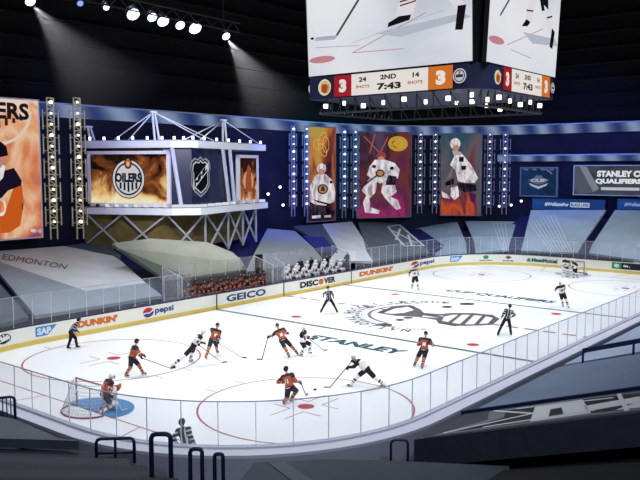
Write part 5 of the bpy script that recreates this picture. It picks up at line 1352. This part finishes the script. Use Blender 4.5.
near_cover('blue-grey ribbed seat cover beside the near glass at the right', -23.0, -11.7, -14.0, -27.0, -.55, SB1, ribs=9)
near_cover('lighter seat cover at the right edge beyond the second navy rail', -11.1, 2, -14.0, -27.0, -.55, SB2)
near_cover('lighter seat cover farther along the near side at the right edge', 2.6, 24, -14.0, -27.0, -.55, SB2)
S1 = near_cover('dark seat cover box with a white and black shield emblem, lower right', -26.5, -23.4, -15.5, -25.5, 0, mat('#2c323b', .6, var=.1), .85, nm='box')
# emblem painted on the box top
mb = MB(); q0 = V((-26.5, -15.5, PN_(-15.5)))
def s1(a, b, k=0): x = 3.1*a; y = -10*b; return V((x, y, -y*.33+.012+.003*k))
mb.add([s1(.02, .03), s1(.98, .03), s1(.98, .97), s1(.02, .97)], [(0, 3, 2, 1)], mat('#30353d', .6))
def s1p(pts, m, k): 
    mb.add([s1(a, b, k) for a, b in pts], [tuple(range(len(pts)-1, -1, -1))], m)
S1W = mat('#c9ccd2', .5); S1G = mat('#666c77', .5); S1K = mat('#0e0f12', .5)
s1p([(.05, .05), (.5, .16), (.92, .10), (.97, .35), (.9, .62), (.97, .9), (.5, .95), (.06, .85), (.12, .5)], S1G, 1)
s1p([(.12, .12), (.5, .21), (.84, .17), (.9, .36), (.82, .62), (.88, .82), (.5, .88), (.14, .79), (.2, .5)], S1K, 2)
s1p([(.15, .34), (.86, .26), (.88, .40), (.2, .5)], S1W, 3); s1p([(.2, .56), (.84, .66), (.86, .76), (.16, .7)], S1W, 3); s1p([(.3, .48), (.55, .44), (.7, .62), (.45, .66)], S1W, 3); s1p([(.24, .38), (.6, .34), (.62, .37), (.26, .42)], S1K, 4)
for k, (a, b, c, d) in enumerate(((.1, .08, .5, .3), (.5, .3, .9, .12), (.9, .5, .5, .55), (.1, .6, .5, .55), (.12, .83, .6, .9), (.6, .9, .92, .8), (.15, .2, .3, .5), (.85, .2, .75, .5))):
    mb.bar(s1(a, b, 6), s1(c, d, 6), .12, .008, S1W, up=(0, .31, .95))
mb.build('shield_emblem', S1)
def slope_rail(x, ya, yb_, label, n):
    e = empty('handrail', (x, ya, PN_(ya)), 0, label, 'handrail'); d_ = yb_-ya; h_ = PN_(yb_)-PN_(ya)
    mb = MB(); mb.bar((0, 0, -.02), (0, d_, h_-.02), .12, .20, NAV2); mb.build('top_rail', e)
    for k in range(n): y = d_*k/(n-1); mb = MB(); mb.bar((0, y, -y*.33-.75), (0, y, -y*.33-.05), .08, .08, NAV2); mb.build('post', e)
slope_rail(-23.2, -15.3, -26, 'long navy handrail rising along the shield emblem box', 7)
slope_rail(-11.4, -15.0, -26, 'navy handrail at the right edge between two seat covers', 6)
# centre platform in the foreground
def zplat(label, px, z, th, m, name='platform', extra=None):
    pts = [onz(u, v, z) for u, v in px]; P0 = pts[0].copy(); e = empty(name, P0, 0, label, 'platform'); q = [p-P0 for p in pts]
    a = sum((q[j].x*q[(j+1) % len(q)].y-q[(j+1) % len(q)].x*q[j].y) for j in range(len(q)))
    if a < 0: q = q[::-1]
    mb = MB(); mb.prism(q[::-1], (0, 0, -th), m); mb.build('top_cover', e)
    if extra:
        for nm, pp, mm in extra:
            w_ = [onz(u, v, z+.01)-P0 for u, v in pp]; a = sum((w_[j].x*w_[(j+1) % len(w_)].y-w_[(j+1) % len(w_)].x*w_[j].y) for j in range(len(w_)))
            if a < 0: w_ = w_[::-1]
            mb = MB(); mb.prism(w_, (0, 0, .015), mm); mb.build(nm, e)
    return e
zplat('dark grey covered platform at the bottom centre of the stands', [(242, 478), (254, 463), (264, 462), (332, 459), (400, 461), (509, 466), (520, 520), (225, 520)], 2.0, 1.9, mat('#363c46', .6, var=.15, scale=.8),
      extra=[('light_strip', [(268, 463), (284, 462), (318, 484), (296, 484)], mat('#4b515b', .6))])
zplat('grey-blue covered platform with a dark front lip at the lower left', [(-60, 405), (15, 419), (59, 438), (79, 441), (40, 439.5), (-60, 437)], 2.0, .28, mat('#46505c', .6, var=.15, scale=.8))
mb = MB(); mb.hexa([(-27.5, -24, -.02), (-40, -24, -.02), (-40, -16.2, -.02), (-26.6, -16.2, -.02), (-27.5, -24, 3.9), (-40, -24, 3.9), (-40, -16.2, 1.2), (-26.6, -16.2, 1.2)], mat('#0c0f16', .8))  # near-black block added over the lit floor so this area stays dark
tag(mb.build('wall_dark_filler'), kind='structure')
# stepped rows at the lower left
for k in range(8):
    z = 1.65+.14*k; vL = 447+k*7.5; vR = 452+k*6.5; uR = (110, 128, 146, 165, 178, 190, 200, 208)[k]
    a, b = onz(-60, vL, z), onz(uR, vR, z); c_, d_ = onz(uR+6, vR+16, z), onz(-60, vL+16, z)
    mb = MB(); pts = [a, b, c_, d_]; mb.prism([(p.x, p.y, p.z-.5) for p in pts][::1], (0, 0, .5), mat('#2c323a' if k % 2 else '#232830', .7))
    tag(mb.build('trim_%d' % (30+k)), kind='structure')
# hoops and rails
def hoop(px, zt, h, r, label, mid=False, name='handrail', flat=None):
    (u0, v0), (u1, v1) = px; a = onz(u0, v0, zt); b = onz(u1, v1, zt); e = empty(name, (a.x, a.y, zt-h), 0, label, 'handrail'); d = V((b.x-a.x, b.y-a.y, 0)); rr = min(.12, d.length*.3); un = d.normalized()
    pts = [V((0, 0, 0)), V((0, 0, h-rr)), V((0, 0, h))+un*rr*.3-V((0, 0, rr*.3)), V((0, 0, h))+un*rr, d-un*rr+V((0, 0, h)), d-un*rr*.3+V((0, 0, h-rr*.3)), d+V((0, 0, h-rr)), d]
    mb = MB(); mb.tube(pts, r, NAV2, 10); mb.build('hoop', e)
    if mid: mb = MB(); mb.tube([V((0, 0, h*.42)), d+V((0, 0, h*.42))], r*.8, NAV2, 8); mb.build('cross_bar', e)
    return e, d
hoop(((151, 434), (170.5, 434)), 3.2, 2.4, .065, 'tallest navy hoop handrail, leftmost of the three at the bottom', True)
hoop(((190, 449), (202, 449)), 3.0, 2.0, .055, 'middle navy hoop handrail of the three at the bottom', True)
hoop(((214.5, 454), (223, 454)), 2.9, 1.8, .05, 'smallest navy hoop handrail, rightmost of the three at the bottom', False)
hoop(((391, 440), (408, 440)), 1.9, 1.2, .04, 'small navy handrail left of the shield emblem box', True)
e, d = hoop(((96, 439), (134, 438)), 2.2, .75, .05, 'low navy handrail with rounded ends at the lower left', True)
mb = MB(); mb.tube([d*.5, d*.5+V((0, 0, .75))], .04, NAV2, 8); mb.build('post', e)
e, d = hoop(((-14, 399), (14.5, 396.5)), 2.2, 1.1, .05, 'navy handrail with close vertical bars at the left edge', False)
for k in range(1, 7): mb = MB(); mb.tube([d*(k/7), d*(k/7)+V((0, 0, 1.08))], .02, NAV2, 6); mb.build('baluster', e)
